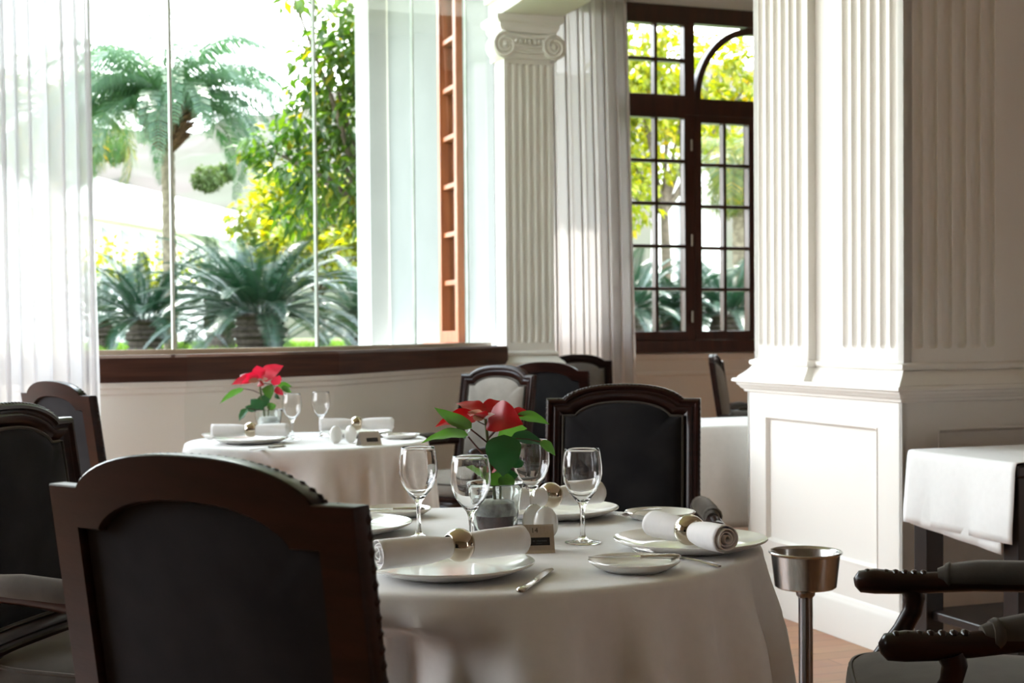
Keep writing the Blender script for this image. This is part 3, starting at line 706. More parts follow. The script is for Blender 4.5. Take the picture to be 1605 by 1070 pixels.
# ---- glasses
def wine_glass(c, label, k=1.0):
    outer = [(.001,0),(.034,0),(.0355,.0012),(.034,.0026),(.022,.0042),(.009,.008),(.0050,.016),(.0040,.030),(.0040,.052),(.0050,.066),(.0085,.076),(.018,.088),(.0285,.102),(.0355,.118),(.0385,.134),(.0383,.148),(.0365,.163),(.0345,.1765),(.0335,.182)]
    inner = [(.0328,.1825),(.0325,.182),(.0336,.1765),(.0356,.163),(.0373,.148),(.0374,.134),(.0344,.1185),(.0272,.1028),(.0165,.0895),(.0070,.0815),(.001,.0800)]
    o = MB().lathe([(a*k,b_*k) for a, b_ in outer+inner], 48).build('wine_glass', M['glass'], smooth=60); o.location = (c[0],c[1],ZP)
    return tag(o, label, 'wine glass', 'clear stemmed wine glasses')
wine_glass((-.188,2.815), 'clear wine glass on table 14, leftmost of its four', 1.0)
wine_glass((-.079,2.640), 'clear wine glass on table 14, directly before the glass vase and nearest the front napkin', .985)
wine_glass((.039,2.985), 'clear wine glass on table 14 behind the poinsettia leaves and the shakers', 1.0)
wine_glass((.134,2.742), 'clear wine glass on table 14, rightmost of its four, before the black-looking armchair', 1.0)
wine_glass((-.853,5.50), 'clear wine glass on the window table, the one beside the poinsettia vase', .97)
wine_glass((-.762,5.66), 'clear wine glass on the window table, the right one behind the rear napkin', .97)

# ---- glass vase and poinsettia
def vase(c, label):
    rip = lambda a, z: .018*math.cos(8*a)*min(1,max(0,(z-.015)/.02))*min(1,max(0,(.085-z)/.02))
    outer = [(.001,0),(.039,0),(.0415,.003),(.0430,.012),(.0465,.04),(.0510,.07),(.0550,.092),(.0578,.100),(.0592,.104)]
    inner = [(.0578,.1055),(.0555,.103),(.0520,.092),(.0478,.07),(.0433,.04),(.0400,.014),(.037,.008),(.001,.007)]
    o = MB().lathe(outer+inner, 64, ripple=rip).build('glass_vase', M['vase'], smooth=60); o.location = (c[0],c[1],ZP)
    return tag(o, label, 'vase')
def leaf(mb, base, tip, width, side, cup=.25, droop=0.0, n=9, wavy=.0, shape=.75):
    """pointed blade from base to tip; side = direction of its width"""
    b0, t0 = Vector(base), Vector(tip); ax = t0-b0; L_ = ax.length; t = ax/L_; s = Vector(side); s = (s-t*s.dot(t)).normalized(); nn = s.cross(t)
    if nn.z < 0: nn = -nn
    rows = []
    for i in range(n+1):
        u = i/n; wd = width/2*((u/.353)**.6*((1-u)/.647)**1.1 if 0 < u < 1 else 0)*(1+.10*math.sin(9*u+1)*wavy*3)
        wd = max(wd, .0004); c = b0+t*(L_*u)+nn*(droop*L_*math.sin(PI*u))
        rows.append([c+s*(wd*q)+nn*(cup*wd*(abs(q)-.3)+wavy*wd*.6*math.sin(14*u+q*2)*abs(q)) for q in (-1,-.5,0,.5,1)])
    mb.loft(rows, closed=False)
def poinsettia(c, zt, scale, leaves, stems, label, seed=0):
    """leaves: (kind, base(x,y,z), tip(x,y,z), width, side, cup, droop) in metres about the vase centre on the table top"""
    root = thing('poinsettia', label, 'potted plant', (c[0],c[1],zt))
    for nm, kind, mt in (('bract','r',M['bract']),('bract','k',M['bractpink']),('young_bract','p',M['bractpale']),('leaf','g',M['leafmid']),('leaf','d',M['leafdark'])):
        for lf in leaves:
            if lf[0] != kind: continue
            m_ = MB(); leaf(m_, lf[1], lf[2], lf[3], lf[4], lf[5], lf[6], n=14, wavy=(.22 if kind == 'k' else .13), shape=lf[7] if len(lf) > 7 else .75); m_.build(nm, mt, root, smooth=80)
    s_ = MB()
    for pts, r_ in [x for x in stems if x[1] > .0018]: s_.tube(pts, r_, 8)
    s_.build('stem', M['stemg'], root)
    s_ = MB()
    for pts, r_ in [x for x in stems if x[1] <= .0018]: s_.tube(pts, r_, 6)
    if s_.v: s_.build('leaf_stalks', M['stem'], root)
    return root
K = .001283
def P(px, py, y=0.0): return ((px-774)*K, y, (840-py)*K)      # leaf points measured on the plant, y = depth toward(-)/away(+)
X_, Y_, Zv = (1,0,0), (0,1,0), (0,0,1)
lv1 = [
 ('r',P(750,657,.0),P(682,668,-.035),.050,(.25,-.75,.75),.25,.12,.62),
 ('r',P(757,650,.01),P(713,635,.05),.050,(.15,.9,.35),.2,.10,.7),
 ('r',P(765,655,-.01),P(819,664,-.05),.072,(-.2,.62,.85),.30,.15,.55),
 ('r',P(759,650,.015),P(800,640,.06),.055,(.1,.8,.45),.2,.10,.65),
 ('r',P(765,652,.02),P(770,644,.10),.055,(1,.1,.1),.2,.08,.7),
 ('r',P(803,651,.02),P(828,650,.05),.024,(.1,.7,.6),.2,.1,.6),
 ('r',P(756,656,-.015),P(738,650,-.07),.040,(1,0,.1),.2,.12,.6),
 ('p',P(759,655,-.006),P(733,645,-.03),.020,(.2,.6,.6),.3,.1),
 ('p',P(758,656,-.010),P(741,652,-.045),.015,(.3,.3,.8),.3,.1),
 ('p',P(761,656,-.008),P(775,649,-.03),.014,(.2,.5,.7),.3,.1),
 ('g',P(739,670,-.03),P(682,637,-.05),.034,(.3,-.55,.75),.3,-.06,.6),
 ('g',P(733,682,-.02),P(661,692,-.055),.040,(.1,-.8,.55),.25,.10,.6),
 ('d',P(736,676,.0),P(728,690,.03),.030,(.5,.6,.5),.3,.10,.6),
 ('g',P(808,654,.02),P(861,669,.04),.030,(.1,-.6,.75),.3,.10,.6),
 ('g',P(779,686,.015),P(826,676,.05),.048,(.0,-.6,.75),.25,.10,.65),
 ('d',P(789,680,-.045),P(787,744,-.060),.074,(1,-.12,-.05),-.15,.08,.55),
 ('d',P(800,686,-.025),P(852,697,-.035),.036,(.1,-.6,.75),.25,.12,.55),
 ('g',P(845,692,-.035),P(868,713,-.045),.026,(.3,-.5,.6),.25,.10,.55),
 ('g',P(764,757,-.02),P(729,729,-.055),.050,(.7,-.3,-.7),.25,.06,.6),
 ('g',P(768,764,-.01),P(783,738,-.035),.030,(.8,-.3,.3),.3,.05,.6),
 ('d',P(785,750,-.01),P(811,744,-.03),.028,(.2,-.5,.7),.3,.12,.6),
 ('d',P(800,731,.0),P(820,725,-.02),.024,(.2,-.5,.7),.3,.12,.6),
 ('g',P(790,765,-.015),P(795,741,-.035),.036,(1,-.1,.1),.3,.06,.6),
 ('d',P(780,762,.01),P(760,735,.05),.040,(.7,.5,.3),.3,.08,.6),
 ('r',P(770,737,.0),P(781,735,-.015),.018,(.1,.3,.8),.3,.1,.6),
]
st1 = [
 ([P(775,790,0),P(770,750,0),P(765,710,0),P(762,680,0),P(760,657,0)],.0032),
 ([P(782,790,.0),P(783,755,-.005),P(786,740,-.005)],.0024),
 ([P(761,668,0),P(750,662,-.005),P(746,659,-.01)],.0012),([P(762,672,0),P(770,664,-.01),P(772,663,-.015)],.0012),
 ([P(764,688,0),P(775,675,-.01),P(783,668,-.02)],.0016),([P(764,696,0),P(748,682,-.01),P(737,672,-.028)],.0018),
 ([P(767,730,0),P(752,708,-.01),P(733,684,-.02)],.0018),([P(766,715,.0),P(775,695,.005),P(781,687,.014)],.0016),
 ([P(766,720,0),P(780,700,-.03),P(789,683,-.045)],.0016),([P(767,735,0),P(785,705,-.01),P(801,687,-.024)],.0016),
 ([P(763,690,.0),P(785,668,.01),P(809,655,.02)],.0014),([P(772,770,0),P(768,762,-.01),P(764,757,-.02)],.0014),
 ([P(801,687,-.024),P(825,688,-.03),P(845,692,-.035)],.0012)]
V1C = (-.0365,2.862)
vase(V1C, 'clear ribbed glass vase on table 14 holding the deep red poinsettia')
po1 = poinsettia(V1C, ZP, 1, lv1, st1, 'potted poinsettia with deep red bracts and broad leaves, centre of table 14')
rb_ = MB().lathe([(.001,.0085),(.033,.0085),(.0368,.014),(.0378,.022),(.0392,.036),(.0392,.040)], 24, cap0=True, cap1=True); rb_.build('root_ball', M['soil'], po1)
rs_ = MB().lathe([(.0390,.0401),(.0405,.045),(.0425,.058),(.040,.066),(.028,.071),(.010,.072)], 24, cap0=True, cap1=True, ripple=lambda a, z: .05*math.sin(5*a+90*z)+.03*math.sin(11*a-60*z)); rs_.build('plastic_sleeve', M['pot'], po1)
# second plant, on the window table
K2 = .002530
def Q(px, py, y=0.0): return ((px-413)*K2, y, (684-py)*K2)
lv2 = [
 ('k',Q(398,592,.0),Q(357,602,-.03),.050,(.2,.6,.8),.2,.1,.6),('r',Q(392,596,-.02),Q(366,588,.03),.055,(.3,.8,.4),.2,.1,.6),
 ('k',Q(400,591,-.02),Q(376,602,-.10),.045,(.6,-.2,.7),.2,.1,.6),('k',Q(400,593,.0),Q(397,572,-.02),.060,(1,.1,.0),.2,.05,.5),
 ('k',Q(402,593,.0),Q(438,573,.0),.070,(-.3,.4,.9),.2,.08,.55),('k',Q(404,594,.02),Q(418,576,.06),.060,(.8,.1,.5),.2,.1,.6),
 ('k',Q(424,604,-.01),Q(434,588,-.03),.045,(.9,.1,.4),.2,.05,.6),('r',Q(398,600,-.01),Q(410,603,-.04),.030,(.2,.2,.9),.2,.1,.6),
 ('k',Q(424,609,.0),Q(440,620,-.02),.030,(.5,.2,.9),.2,.1,.6),('k',Q(395,594,-.02),Q(383,586,-.06),.040,(.6,.2,.6),.2,.1,.6),
 ('p',Q(400,596,-.03),Q(386,596,-.07),.022,(.4,.2,.8),.2,.1),('p',Q(405,596,-.02),Q(416,594,-.04),.020,(.3,.3,.8),.2,.1),
 ('g',Q(375,609,-.01),Q(339,632,-.04),.034,(.4,-.3,.85),.2,.10,.6),
 ('g',Q(428,606,.0),Q(450,607,.02),.036,(.1,-.5,.8),.25,.1,.6),('g',Q(434,608,.0),Q(452,616,-.02),.030,(.3,-.4,.8),.25,.1,.6),
 ('d',Q(424,618,.0),Q(434,626,-.02),.020,(.4,-.3,.8),.25,.1,.6),
 ('g',Q(412,604,.0),Q(420,626,-.04),.050,(1,-.1,.1),.2,.05,.6),('d',Q(408,618,-.01),Q(417,632,-.04),.040,(1,0,.2),.2,.06,.6),
 ('d',Q(404,644,-.01),Q(388,625,-.04),.060,(.7,-.3,.6),.2,.08,.6),('d',Q(393,644,-.02),Q(379,637,-.04),.036,(.3,-.4,.8),.25,.1,.6),
 ('d',Q(381,640,-.03),Q(370,660,-.05),.036,(.9,-.2,.3),.25,.05,.6),('g',Q(411,640,.0),Q(427,636,-.02),.032,(.2,-.4,.8),.25,.12,.6),
 ('d',Q(405,640,.02),Q(398,620,.05),.055,(1,.2,.2),.2,.08,.6),
]
st2 = [([Q(409,672),Q(405,640),Q(401,615),Q(399,596)],.0048),([Q(411,672),Q(414,640),Q(412,606)],.003),
 ([Q(402,618),Q(390,612,-.01),Q(375,609,-.01)],.0018),([Q(406,640),Q(395,643,-.02),Q(382,640,-.03)],.0018),([Q(402,610),Q(418,606),Q(428,606)],.0018),([Q(400,600),Q(415,602),Q(424,604,-.01)],.0018)]
V2C = (-.985,5.735)
vase(V2C, 'clear glass vase on the window table holding the coral-red poinsettia')
po2 = poinsettia(V2C, ZP, 1, lv2, st2, 'potted poinsettia with bright coral-red bracts, on the window table')
MB().lathe([(.001,.0085),(.033,.0085),(.0370,.014),(.0395,.034),(.0435,.06),(.036,.074),(.01,.077)], 24, cap0=True, cap1=True, ripple=lambda a, z: .03*math.sin(5*a+90*z)).build('wrapped_root_ball', mat('white_wrap',(.75,.74,.72),.7,noise=(20,(.62,.61,.60),3)), po2)

# ---- egg-shaped shakers
def shaker(c, rz, label):
    pr = []
    for k in range(19):
        a = PI*k/18; z = .032-.032*math.cos(a); r_ = .0245*math.sin(a)**.9*(1-.10*math.cos(a)*-1)
        pr.append((max(r_,.0005), z))
    pr = [(.001,.0)]+[(max(r_, .010) if z < .003 else r_, max(z,.0)) for r_, z in pr]
    o = thing('condiment_shaker', label, 'shaker', (c[0],c[1],ZP), rz, 'white egg-shaped porcelain shakers')
    MB().lathe(pr, 36, fy=.62).build('body', M['china'], o, smooth=70)
    h = MB(); [h.ball((.004*math.cos(q),.003*math.sin(q),.0637), .0007, 6, 4) for q in (0,2.1,4.2)]; h.build('holes', M['ink'], o)
    return o
shaker((.042,2.838), .15, 'white egg-shaped porcelain shaker on table 14, rear one of the pair, at the vase')
shaker((.064,2.797), .10, 'white egg-shaped porcelain shaker on table 14, front one of the pair, behind sign 14')
shaker((-.660,5.30), .35, 'white egg-shaped porcelain shaker on the window table, left one of the pair')
shaker((-.607,5.32), -.4, 'white egg-shaped porcelain shaker on the window table, right one of the pair')

# ---- folded metal table signs
def txt(body, size, name, m_, parent, mtx):
    cu = bpy.data.curves.new(name,'FONT'); cu.body = body; cu.size = size; cu.align_x = 'CENTER'; cu.align_y = 'CENTER'; cu.extrude = .0002
    to = bpy.data.objects.new(name, cu); COL.objects.link(to)
    dg = bpy.context.evaluated_depsgraph_get(); dg.update(); me = bpy.data.meshes.new_from_object(to.evaluated_get(dg)); bpy.data.objects.remove(to)
    me.transform(mtx); me.materials.clear(); me.materials.append(m_); o = bpy.data.objects.new(name, me); COL.objects.link(o); o.parent = parent; return o
def sign(c, rz, number, label, W=.074):
    root = thing('table_sign', label, 'table sign', (c[0],c[1],ZP), rz, 'folded metal table number signs')
    hgt, dp = .050, .021; th = .0012
    path = [(-dp,0),(-dp-.004,.0),( -dp-.004+.0,.0012),(-dp,.004)]
    sec_o = [(-dp-.005,0),(-dp,.005),(-.0025,hgt-.003),(0,hgt),(.0025,hgt-.003),(dp,.004),(dp+.002,0)]
    sec_i = [(y*.93,max(z-.0016,.0)) if 0 < i < 6 else (y*.86,0) for i,(y,z) in enumerate(sec_o)]
    loop = sec_o+sec_i[::-1]
    MB().loft([[(x,y,z) for y,z in loop] for x in (-W/2,W/2)], closed=True, cap0=False, cap1=False).build('plate', M['brushed'], root, smooth=None)
    pl_ = bpy.data.objects[root.name]; plate_o = [o for o in COL.objects if o.parent == root][0]
    m_ = bmesh.new(); m_.from_mesh(plate_o.data)
    n_ = len(sec_o)
    m_.verts.ensure_lookup_table(); m_.free()
    e = MB()
    for x in (-W/2,W/2):
        for i in range(n_-1): e.add([(x,*sec_o[i]),(x,*sec_o[i+1]),(x,*sec_i[i+1]),(x,*sec_i[i])], [(0,1,2,3)])
    e.build('cut_edge', M['steel'], root, smooth=None)
    # frame of the front face: origin at mid face, x along, y up the slope
    a = math.atan2(hgt-.008, dp-.0025)
    def fm(x, s, off=.0006):
        return Matrix.Translation((x, -dp+(s)*math.cos(a)-off*math.sin(a), .005+s*math.sin(a)+off*-math.cos(a)*-1)) @ Matrix.Rotation(a,4,'X')
    if number: txt(number, .0135, 'lettering', M['ink'], root, fm(.001,.0375,.0003))
    pq = MB().box((0,0,0),(.046,.0150,.0010)).xform(fm(.0055,.0165,.0004)).build('logo_plaque', M['black'], root, smooth=None)
    lg = MB(); rnd = random.Random(3)
    for k in range(15):
        if k in (3,): continue
        hh = .0026; xk = -.0085+k*.0018
        lg.box((xk,.0008,0),(.00055,hh,.0002))
        if k%2: lg.box((xk+.0005,.0008+(hh/2-.0003)*(1 if k%4 == 1 else 0),0),(.0010,.0005,.0002))
    for k in range(7): lg.box((-.002+k*.0016,-.0036,0),(.0010,.0006,.0002))
    for q, (x0,y0,x1,y1) in enumerate(((-.0195,-.0035,-.0135,.0035),(-.0195,.001,-.0165,-.0005),(-.0165,-.0005,-.0140,-.0035))):
        d = Vector((x1-x0,y1-y0)); nrm = Vector((-d.y,d.x)).normalized()*.0005
        lg.add([(x0,y0,.0001),(x1-nrm.x,y1-nrm.y,.0001),(x1+nrm.x,y1+nrm.y,.0001)], [(0,1,2)])
    lg.xform(fm(.0055,.0165,.0011)).build('logo', M['silverprint'], pq, smooth=None)
    return root
sign((.0375,2.640), rad(6), '14', 'folded steel sign reading 14 with a black plaque, before the shakers')
sign((-.525,5.19), rad(33), '', 'folded steel sign with a small black plaque, on the window table', .082)

# ---- cutlery
def knife(c, tip_dir, L_, z, label, pitch=0.0):
    root = thing('table_knife', label, 'knife', (c[0],c[1],z), math.atan2(tip_dir[1],tip_dir[0]), 'steel table knives'); root.rotation_euler[1] = pitch
    h = L_*.44; m_ = MB(); m_.tube([(-L_/2,0,.004),(-L_/2+.004,0,.004),(-L_/2+.02,0,.0045),(-L_/2+h*.7,0,.0042),(-L_/2+h-.006,0,.004),(-L_/2+h,0,.004)], [.0042,.0080,.0088,.0074,.0060,.0078], 12, ell=(1,.55)); m_.build('handle', M['steel'], root, smooth=60)
    b_ = MB(); pts = [(-L_/2+h-.001,.0060,0),(L_/2-.035,.0115,0),(L_/2-.012,.0100,0),(L_/2,.003,0),(L_/2-.012,-.003,0),(-L_/2+h,-.0060,0)]
    b_.prism([(p[0],p[1]) for p in pts], .0034, .0050); b_.build('blade', M['steel'], root, smooth=None)
    return root
def fork(c, tine_dir, L_, z, label, pitch=0.0):
    root = thing('table_fork', label, 'fork', (c[0],c[1],z), math.atan2(tine_dir[1],tine_dir[0]), 'steel table forks'); root.rotation_euler[1] = pitch
    n0 = L_/2
    m_ = MB(); m_.tube([(-n0,0,.003),(-n0+.01,0,.004),(-n0+.05,0,.007),(-n0+.6*L_,0,.008),(n0-.075*L_/.2,0,.006),(n0-.055*L_/.2,0,.004)], [.004,.0075,.005,.0028,.0032,.008], 10, ell=(1,.35)); m_.build('handle', M['steel'], root, smooth=60)
    t_ = MB(); t_.box((n0-.050*L_/.2,0,.004),(.016,.021,.0016))
    for k in range(4): y = -.0090+.006*k; t_.tube([(n0-.046*L_/.2,y,.004),(n0-.02*L_/.2,y,.0022),(n0,y*.95,.007)], [.0015,.0014,.0006], 6)
    t_.build('tines', M['steel'], root, smooth=50)
    return root
knife((.039,2.318), (.06,.21), .215, ZP, 'steel knife lying alone at the front edge of table 14, right of the front plate')
knife((.209,2.448), (-1,.02), .160, ZP+.0150, 'steel knife across the bread plate at the right front of table 14')
knife((-.275,3.140), (-1,.05), .160, ZP+.0150, 'steel knife across the bread plate at the far left of table 14')
knife((-.875,5.06), (-.25,-.5), .215, ZP, 'steel knife before the left plate of the window table')
knife((-.425,5.50), (.5,.4), .150, ZP+.0150, 'steel knife on the bread plate at the right of the window table')
fork((.290,2.522), (-.60,.80), .215, ZP, 'steel fork half under the right plate of table 14, handle toward the cloth edge')
fork((.272,3.045), (-.55,-.62), .155, ZP+.0155, 'steel fork on the bread plate at the far right of table 14')
fork((-.278,2.375), (.25,.85), .20, ZP, 'steel fork left of the front plate of table 14, only tines showing')

# ---- wine stand
ws = thing('wine_stand', 'stainless steel bowl on a slim pole, standing between table 14 and the pier', 'wine stand', (.762,3.70,0))
MB().lathe([(.001,.486),(.074,.486),(.0795,.490),(.089,.573),(.0945,.577),(.0960,.5795),(.0945,.582),(.090,.580),(.0870,.574),(.0780,.494),(.001,.491)], 56).build('bowl', M['bucket'], ws, smooth=40)
MB().lathe([(.0185,.03),(.0185,.460),(.024,.466),(.026,.478),(.026,.4865)], 28, cap1=True).build('pole', M['polesteel'], ws, smooth=40)
MB().lathe([(.001,.0),(.140,.0),(.140,.006),(.120,.016),(.04,.026),(.0180,.032)], 40).build('base', M['bucket'], ws, smooth=40)

# ---- side table by the pier with its folded cloth
u0, u1, v0, v1 = 2.868, 4.15, 3.530, 4.070
cs = thing('side_table', 'black wooden side table with a low shelf, standing against the right face of the pier', 'table', U(u0,v0))
cs.rotation_euler = (0,0,TH); Lu, Lv = u1-u0, v1-v0
def bx(mb, x0, x1, y0, y1, z0, z1): return mb.box(((x0+x1)/2,(y0+y1)/2,(z0+z1)/2),(x1-x0,y1-y0,z1-z0))
bx(MB(),0,Lu,0,Lv,.705,.742).build('tabletop', M['ebony'], cs, smooth=None, bevel=.006)
ap = MB(); bx(ap,.05,Lu-.05,.012,.034,.63,.705); bx(ap,.05,Lu-.05,Lv-.034,Lv-.012,.63,.705); bx(ap,.012,.034,.05,Lv-.05,.63,.705); bx(ap,Lu-.034,Lu-.012,.05,Lv-.05,.63,.705); ap.build('apron', M['ebony'], cs, smooth=None)
for x in (.006,Lu-.076):
    for y in (.006,Lv-.076): bx(MB(),x,x+.07,y,y+.07,0,.705).build('leg', M['ebony'], cs, smooth=None, bevel=.004)
shf = MB(); bx(shf,.03,Lu-.03,.03,Lv-.03,.185,.215); shf.build('shelf', M['ebony'], cs, smooth=None, bevel=.004)
def runner(name, label, org, rz, Lx, Ly, x0, x1, zt, dropL, dropR, layers, extra_y=0.0, front=0.0, back=0.0):
    """cloth lying on a table top and hanging over its short ends (and its long sides)"""
    m_ = MB()
    ny = 26
    for lay, (ya, yb, dl, off, sk) in enumerate(layers):
        rows = []
        xs = [(-off,-dl*q/10) for q in range(10,0,-1)]+[(-off*.7,-.004),(-off*.2,off*.6),(.01,off)]+[(Lx*q/8,off) for q in range(1,9)]
        for j in range(ny+1):
            y = ya+(yb-ya)*j/ny; row = []
            for i,(x,z) in enumerate(xs):
                hang = min(1,max(0,-z/.2)); wob = .006*hang*math.sin(2*PI*1.3*j/ny+lay)
                row.append((x-abs(wob)*1.0-.012*hang, y, zt+.0015+z*(1+sk*(1-j/ny))+(.001 if z > 0 else 0)))
            rows.append(row)
        m_.loft(rows, closed=False)
    o = m_.build(name, M['cloth'], smooth=60, solid=.0016); o.location = org; o.rotation_euler = (0,0,rz)
    return tag(o, label, 'tablecloth')
runner('table_runner', 'folded white cloth hanging over the end of the black side table by the pier', U(u0,v0), TH, Lu, Lv, 0, 1, .742, .25, 0, [(.004,Lv+.010,.235,.006,.02),(.050,Lv-.02,.238,.003,.16)])

# ---- white-clothed service table behind the pier
a0, a1, b0_, b1_ = 2.60, 3.86, 5.495, 6.06
st = thing('service_table', 'oblong table under a long white cloth, between the black-looking armchair and the pier', 'table', U(a0,b0_)); st.rotation_euler = (0,0,TH)
A, B_ = a1-a0, b1_-b0_
bx(MB(),0.004,A-.004,.004,B_-.004,.71,.742).build('tabletop', M['ebony'], st, smooth=None)
for x in (.02,A-.08):
    for y in (.02,B_-.08): bx(MB(),x,x+.06,y,y+.06,0,.71).build('leg', M['mahog'], st, smooth=None, bevel=.004)
m_ = MB(); N = 200; rings = []
def rrect(o, k):                      # point k/N round an offset rectangle with softened corners
    per = [(-o,-o),(A+o,-o),(A+o,B_+o),(-o,B_+o)]; lens = [A+2*o,B_+2*o]*2; t = k/N*sum(lens)
    for i in range(4):
        if t <= lens[i]+1e-9:
            p, q = per[i], per[(i+1)%4]; s_ = t/lens[i]; return (p[0]+(q[0]-p[0])*s_, p[1]+(q[1]-p[1])*s_)
        t -= lens[i]
    return per[0]
rnd = random.Random(8)
for o_, z in [(-.24,.7435),(-.1,.7435),(-.01,.7435),(.002,.7425),(.006,.736)]+[(.008+.018*q/14,.736-.40*q/14) for q in range(1,15)]:
    h = max(0,(.73-z)/.4)
    rings.append([(*rrect(o_+h*(.008*math.sin(k*.43)+.010*math.sin(k*.19+1)),k), z-h*.035*math.sin(k*2*PI/N+.6)) for k in range(N)])
m_.loft(rings, True, cap0=True)
sc = m_.build('tablecloth', M['cloth'], smooth=60, solid=.0016); sc.location = U(a0,b0_); sc.rotation_euler = (0,0,TH)
tag(sc, 'long white cloth over the oblong table left of the pier pedestal', 'tablecloth')

# ---- curtains
def curtain(name, p0, p1, z0, z1, nf, amp, m_, label, seed, lean=0.0):
    rnd = random.Random(seed); p0, p1 = Vector(p0), Vector(p1); d = (p1-p0); L_ = d.length; d /= L_; nrm = Vector((-d.y,d.x))
    n = nf*14; phs = [rnd.uniform(0,2*PI) for _ in range(4)]; rows = []
    for iz in range(15):
        z = z0+(z1-z0)*iz/14; row = []
        for k in range(n+1):
            s = k/n; a = 2*PI*nf*s+.9*math.sin(2*PI*1.7*s+phs[0])+.35*math.sin(iz*.35+phs[1])*s
            w_ = amp*(.75+.35*math.sin(2*PI*2.3*s+phs[2]))
            x = L_*s+amp*.45*math.sin(2*a)-lean*(s)*(iz/14)
            q = p0+d*x+nrm*(w_*math.sin(a))
            row.append((q.x,q.y,z))
        rows.append(row)
    mb = MB(); mb.loft(rows, closed=False); o = mb.build(name, m_, smooth=180)
    return tag(o, label, 'curtain')
ca, cb = at(-150,300,5.62), at(156,300,5.83)
curtain('sheer_curtain', (ca.x,ca.y), (cb.x,cb.y), .02, 4.2, 7, .045, M['sheer'], 'sheer white curtain at the left side of the bow window', 4, lean=.045)
c0, c1 = U(3.7,11.13), U(5.075,11.13)
curtain('window_drape', (c0.x,c0.y), (c1.x,c1.y), .02, 4.1, 12, .050, M['drape'], 'white drape hanging between the far pilaster and the tall mahogany window', 9, lean=.08)

# ================================================================== OUTDOORS
GZ = .93
bow_out = offset_path(BOW, .32, False)
gp = [(-5.3,5.6)]+[bow_out[i] for i in range(1,8)]+[tuple(U(2.70,8.7)[:2]), tuple(U(2.70,11.9)[:2]), tuple(U(8.9,11.9)[:2]), tuple(U(8.9,-8)[:2])]
gm = MB(); bmx = bmesh.new()
outer = [(120,-40),(160,120),(60,200),(-60,200),(-160,120),(-120,-20),(-5.3,-3)]
vs = [bmx.verts.new((x,y,GZ)) for x, y in gp+outer]
for i in range(len(vs)): bmx.edges.new((vs[i],vs[(i+1)%len(vs)]))
bmesh.ops.triangle_fill(bmx, edges=bmx.edges, use_beauty=True)
gme = bpy.data.meshes.new('garden_ground'); bmx.to_mesh(gme); bmx.free()
for p in gme.polygons:
    if p.normal.z < 0: p.flip()
gme.materials.append(M['lawn']); go = bpy.data.objects.new('garden_ground', gme); COL.objects.link(go); struct(go)
# lawn blades: uncountable
gr = MB(); rnd = random.Random(2)
for k in range(9000):
    Y = rnd.uniform(14,34); px = rnd.uniform(120,620) if k%3 else rnd.uniform(950,1200)
    p = at(px, 540, Y); x, y = p.x+rnd.uniform(-.1,.1), Y
    h = rnd.uniform(.05,.12); a = rnd.uniform(0,PI); w_ = .012; dx, dy = math.cos(a)*w_, math.sin(a)*w_
    lx, ly = rnd.uniform(-.04,.04), rnd.uniform(-.04,.04)
    gr.add([(x-dx,y-dy,GZ),(x+dx,y+dy,GZ),(x+lx,y+ly,GZ+h)], [(0,1,2)])
tag(gr.build('lawn_grass', M['grass'], smooth=None), 'sunlit green grass of the garden lawn outside the windows', 'grass', kind='stuff')
# hillside
hm = MB(); rows = []; rnd = random.Random(6)
def hill_h(px):
    base = 205 if px < 300 else 205-90*min(1,(px-300)/400)
    return base
for i in range(25):
    t = i/24; Y = 70+90*t; row = []
    for k in range(41):
        px = -300+k*50; top = at(px, hill_h(px)+8*math.sin(k*1.3)+5*math.sin(k*.6), 160).z
        z = GZ-1+(top-GZ+1)*(t**.75)+.8*math.sin(k*2.1+i)*t+.6*math.sin(i*1.7+k*.7)*t
        q = at(px, 300, Y); row.append((q.x, Y, z))
    rows.append(row)
hm.loft(rows, closed=False); struct(hm.build('hillside', M['hill'], smooth=180))

def blade(mb, p, d, up, L_, w_):
    d = d.normalized(); s = d.cross(up)
    if s.length < 1e-3: s = Vector((1,0,0))
    s.normalize(); n_ = s.cross(d); m0 = p+d*(L_*.45)
    mb.add([p, m0-s*w_+n_*(w_*.35), p+d*L_-n_*(L_*.12), m0+s*w_+n_*(w_*.35), m0], [(0,4,1),(1,4,2),(2,4,3),(3,4,0)])
def foliage(mb, c, r, n, L_, w_, rnd, shell=.55, droop=.3):
    for _ in range(n):
        while True:
            v = Vector((rnd.uniform(-1,1),rnd.uniform(-1,1),rnd.uniform(-1,1)))
            if shell < v.length <= 1: break
        p = Vector((c[0]+v.x*r[0], c[1]+v.y*r[1], c[2]+v.z*r[2]))
        d = (v*.6+Vector((rnd.uniform(-1,1),rnd.uniform(-1,1),rnd.uniform(-1,.6)-droop)))
        blade(mb, p, d, Vector((rnd.uniform(-.6,.6),rnd.uniform(-.6,.6),1)), L_*rnd.uniform(.7,1.2), w_*rnd.uniform(.8,1.2))
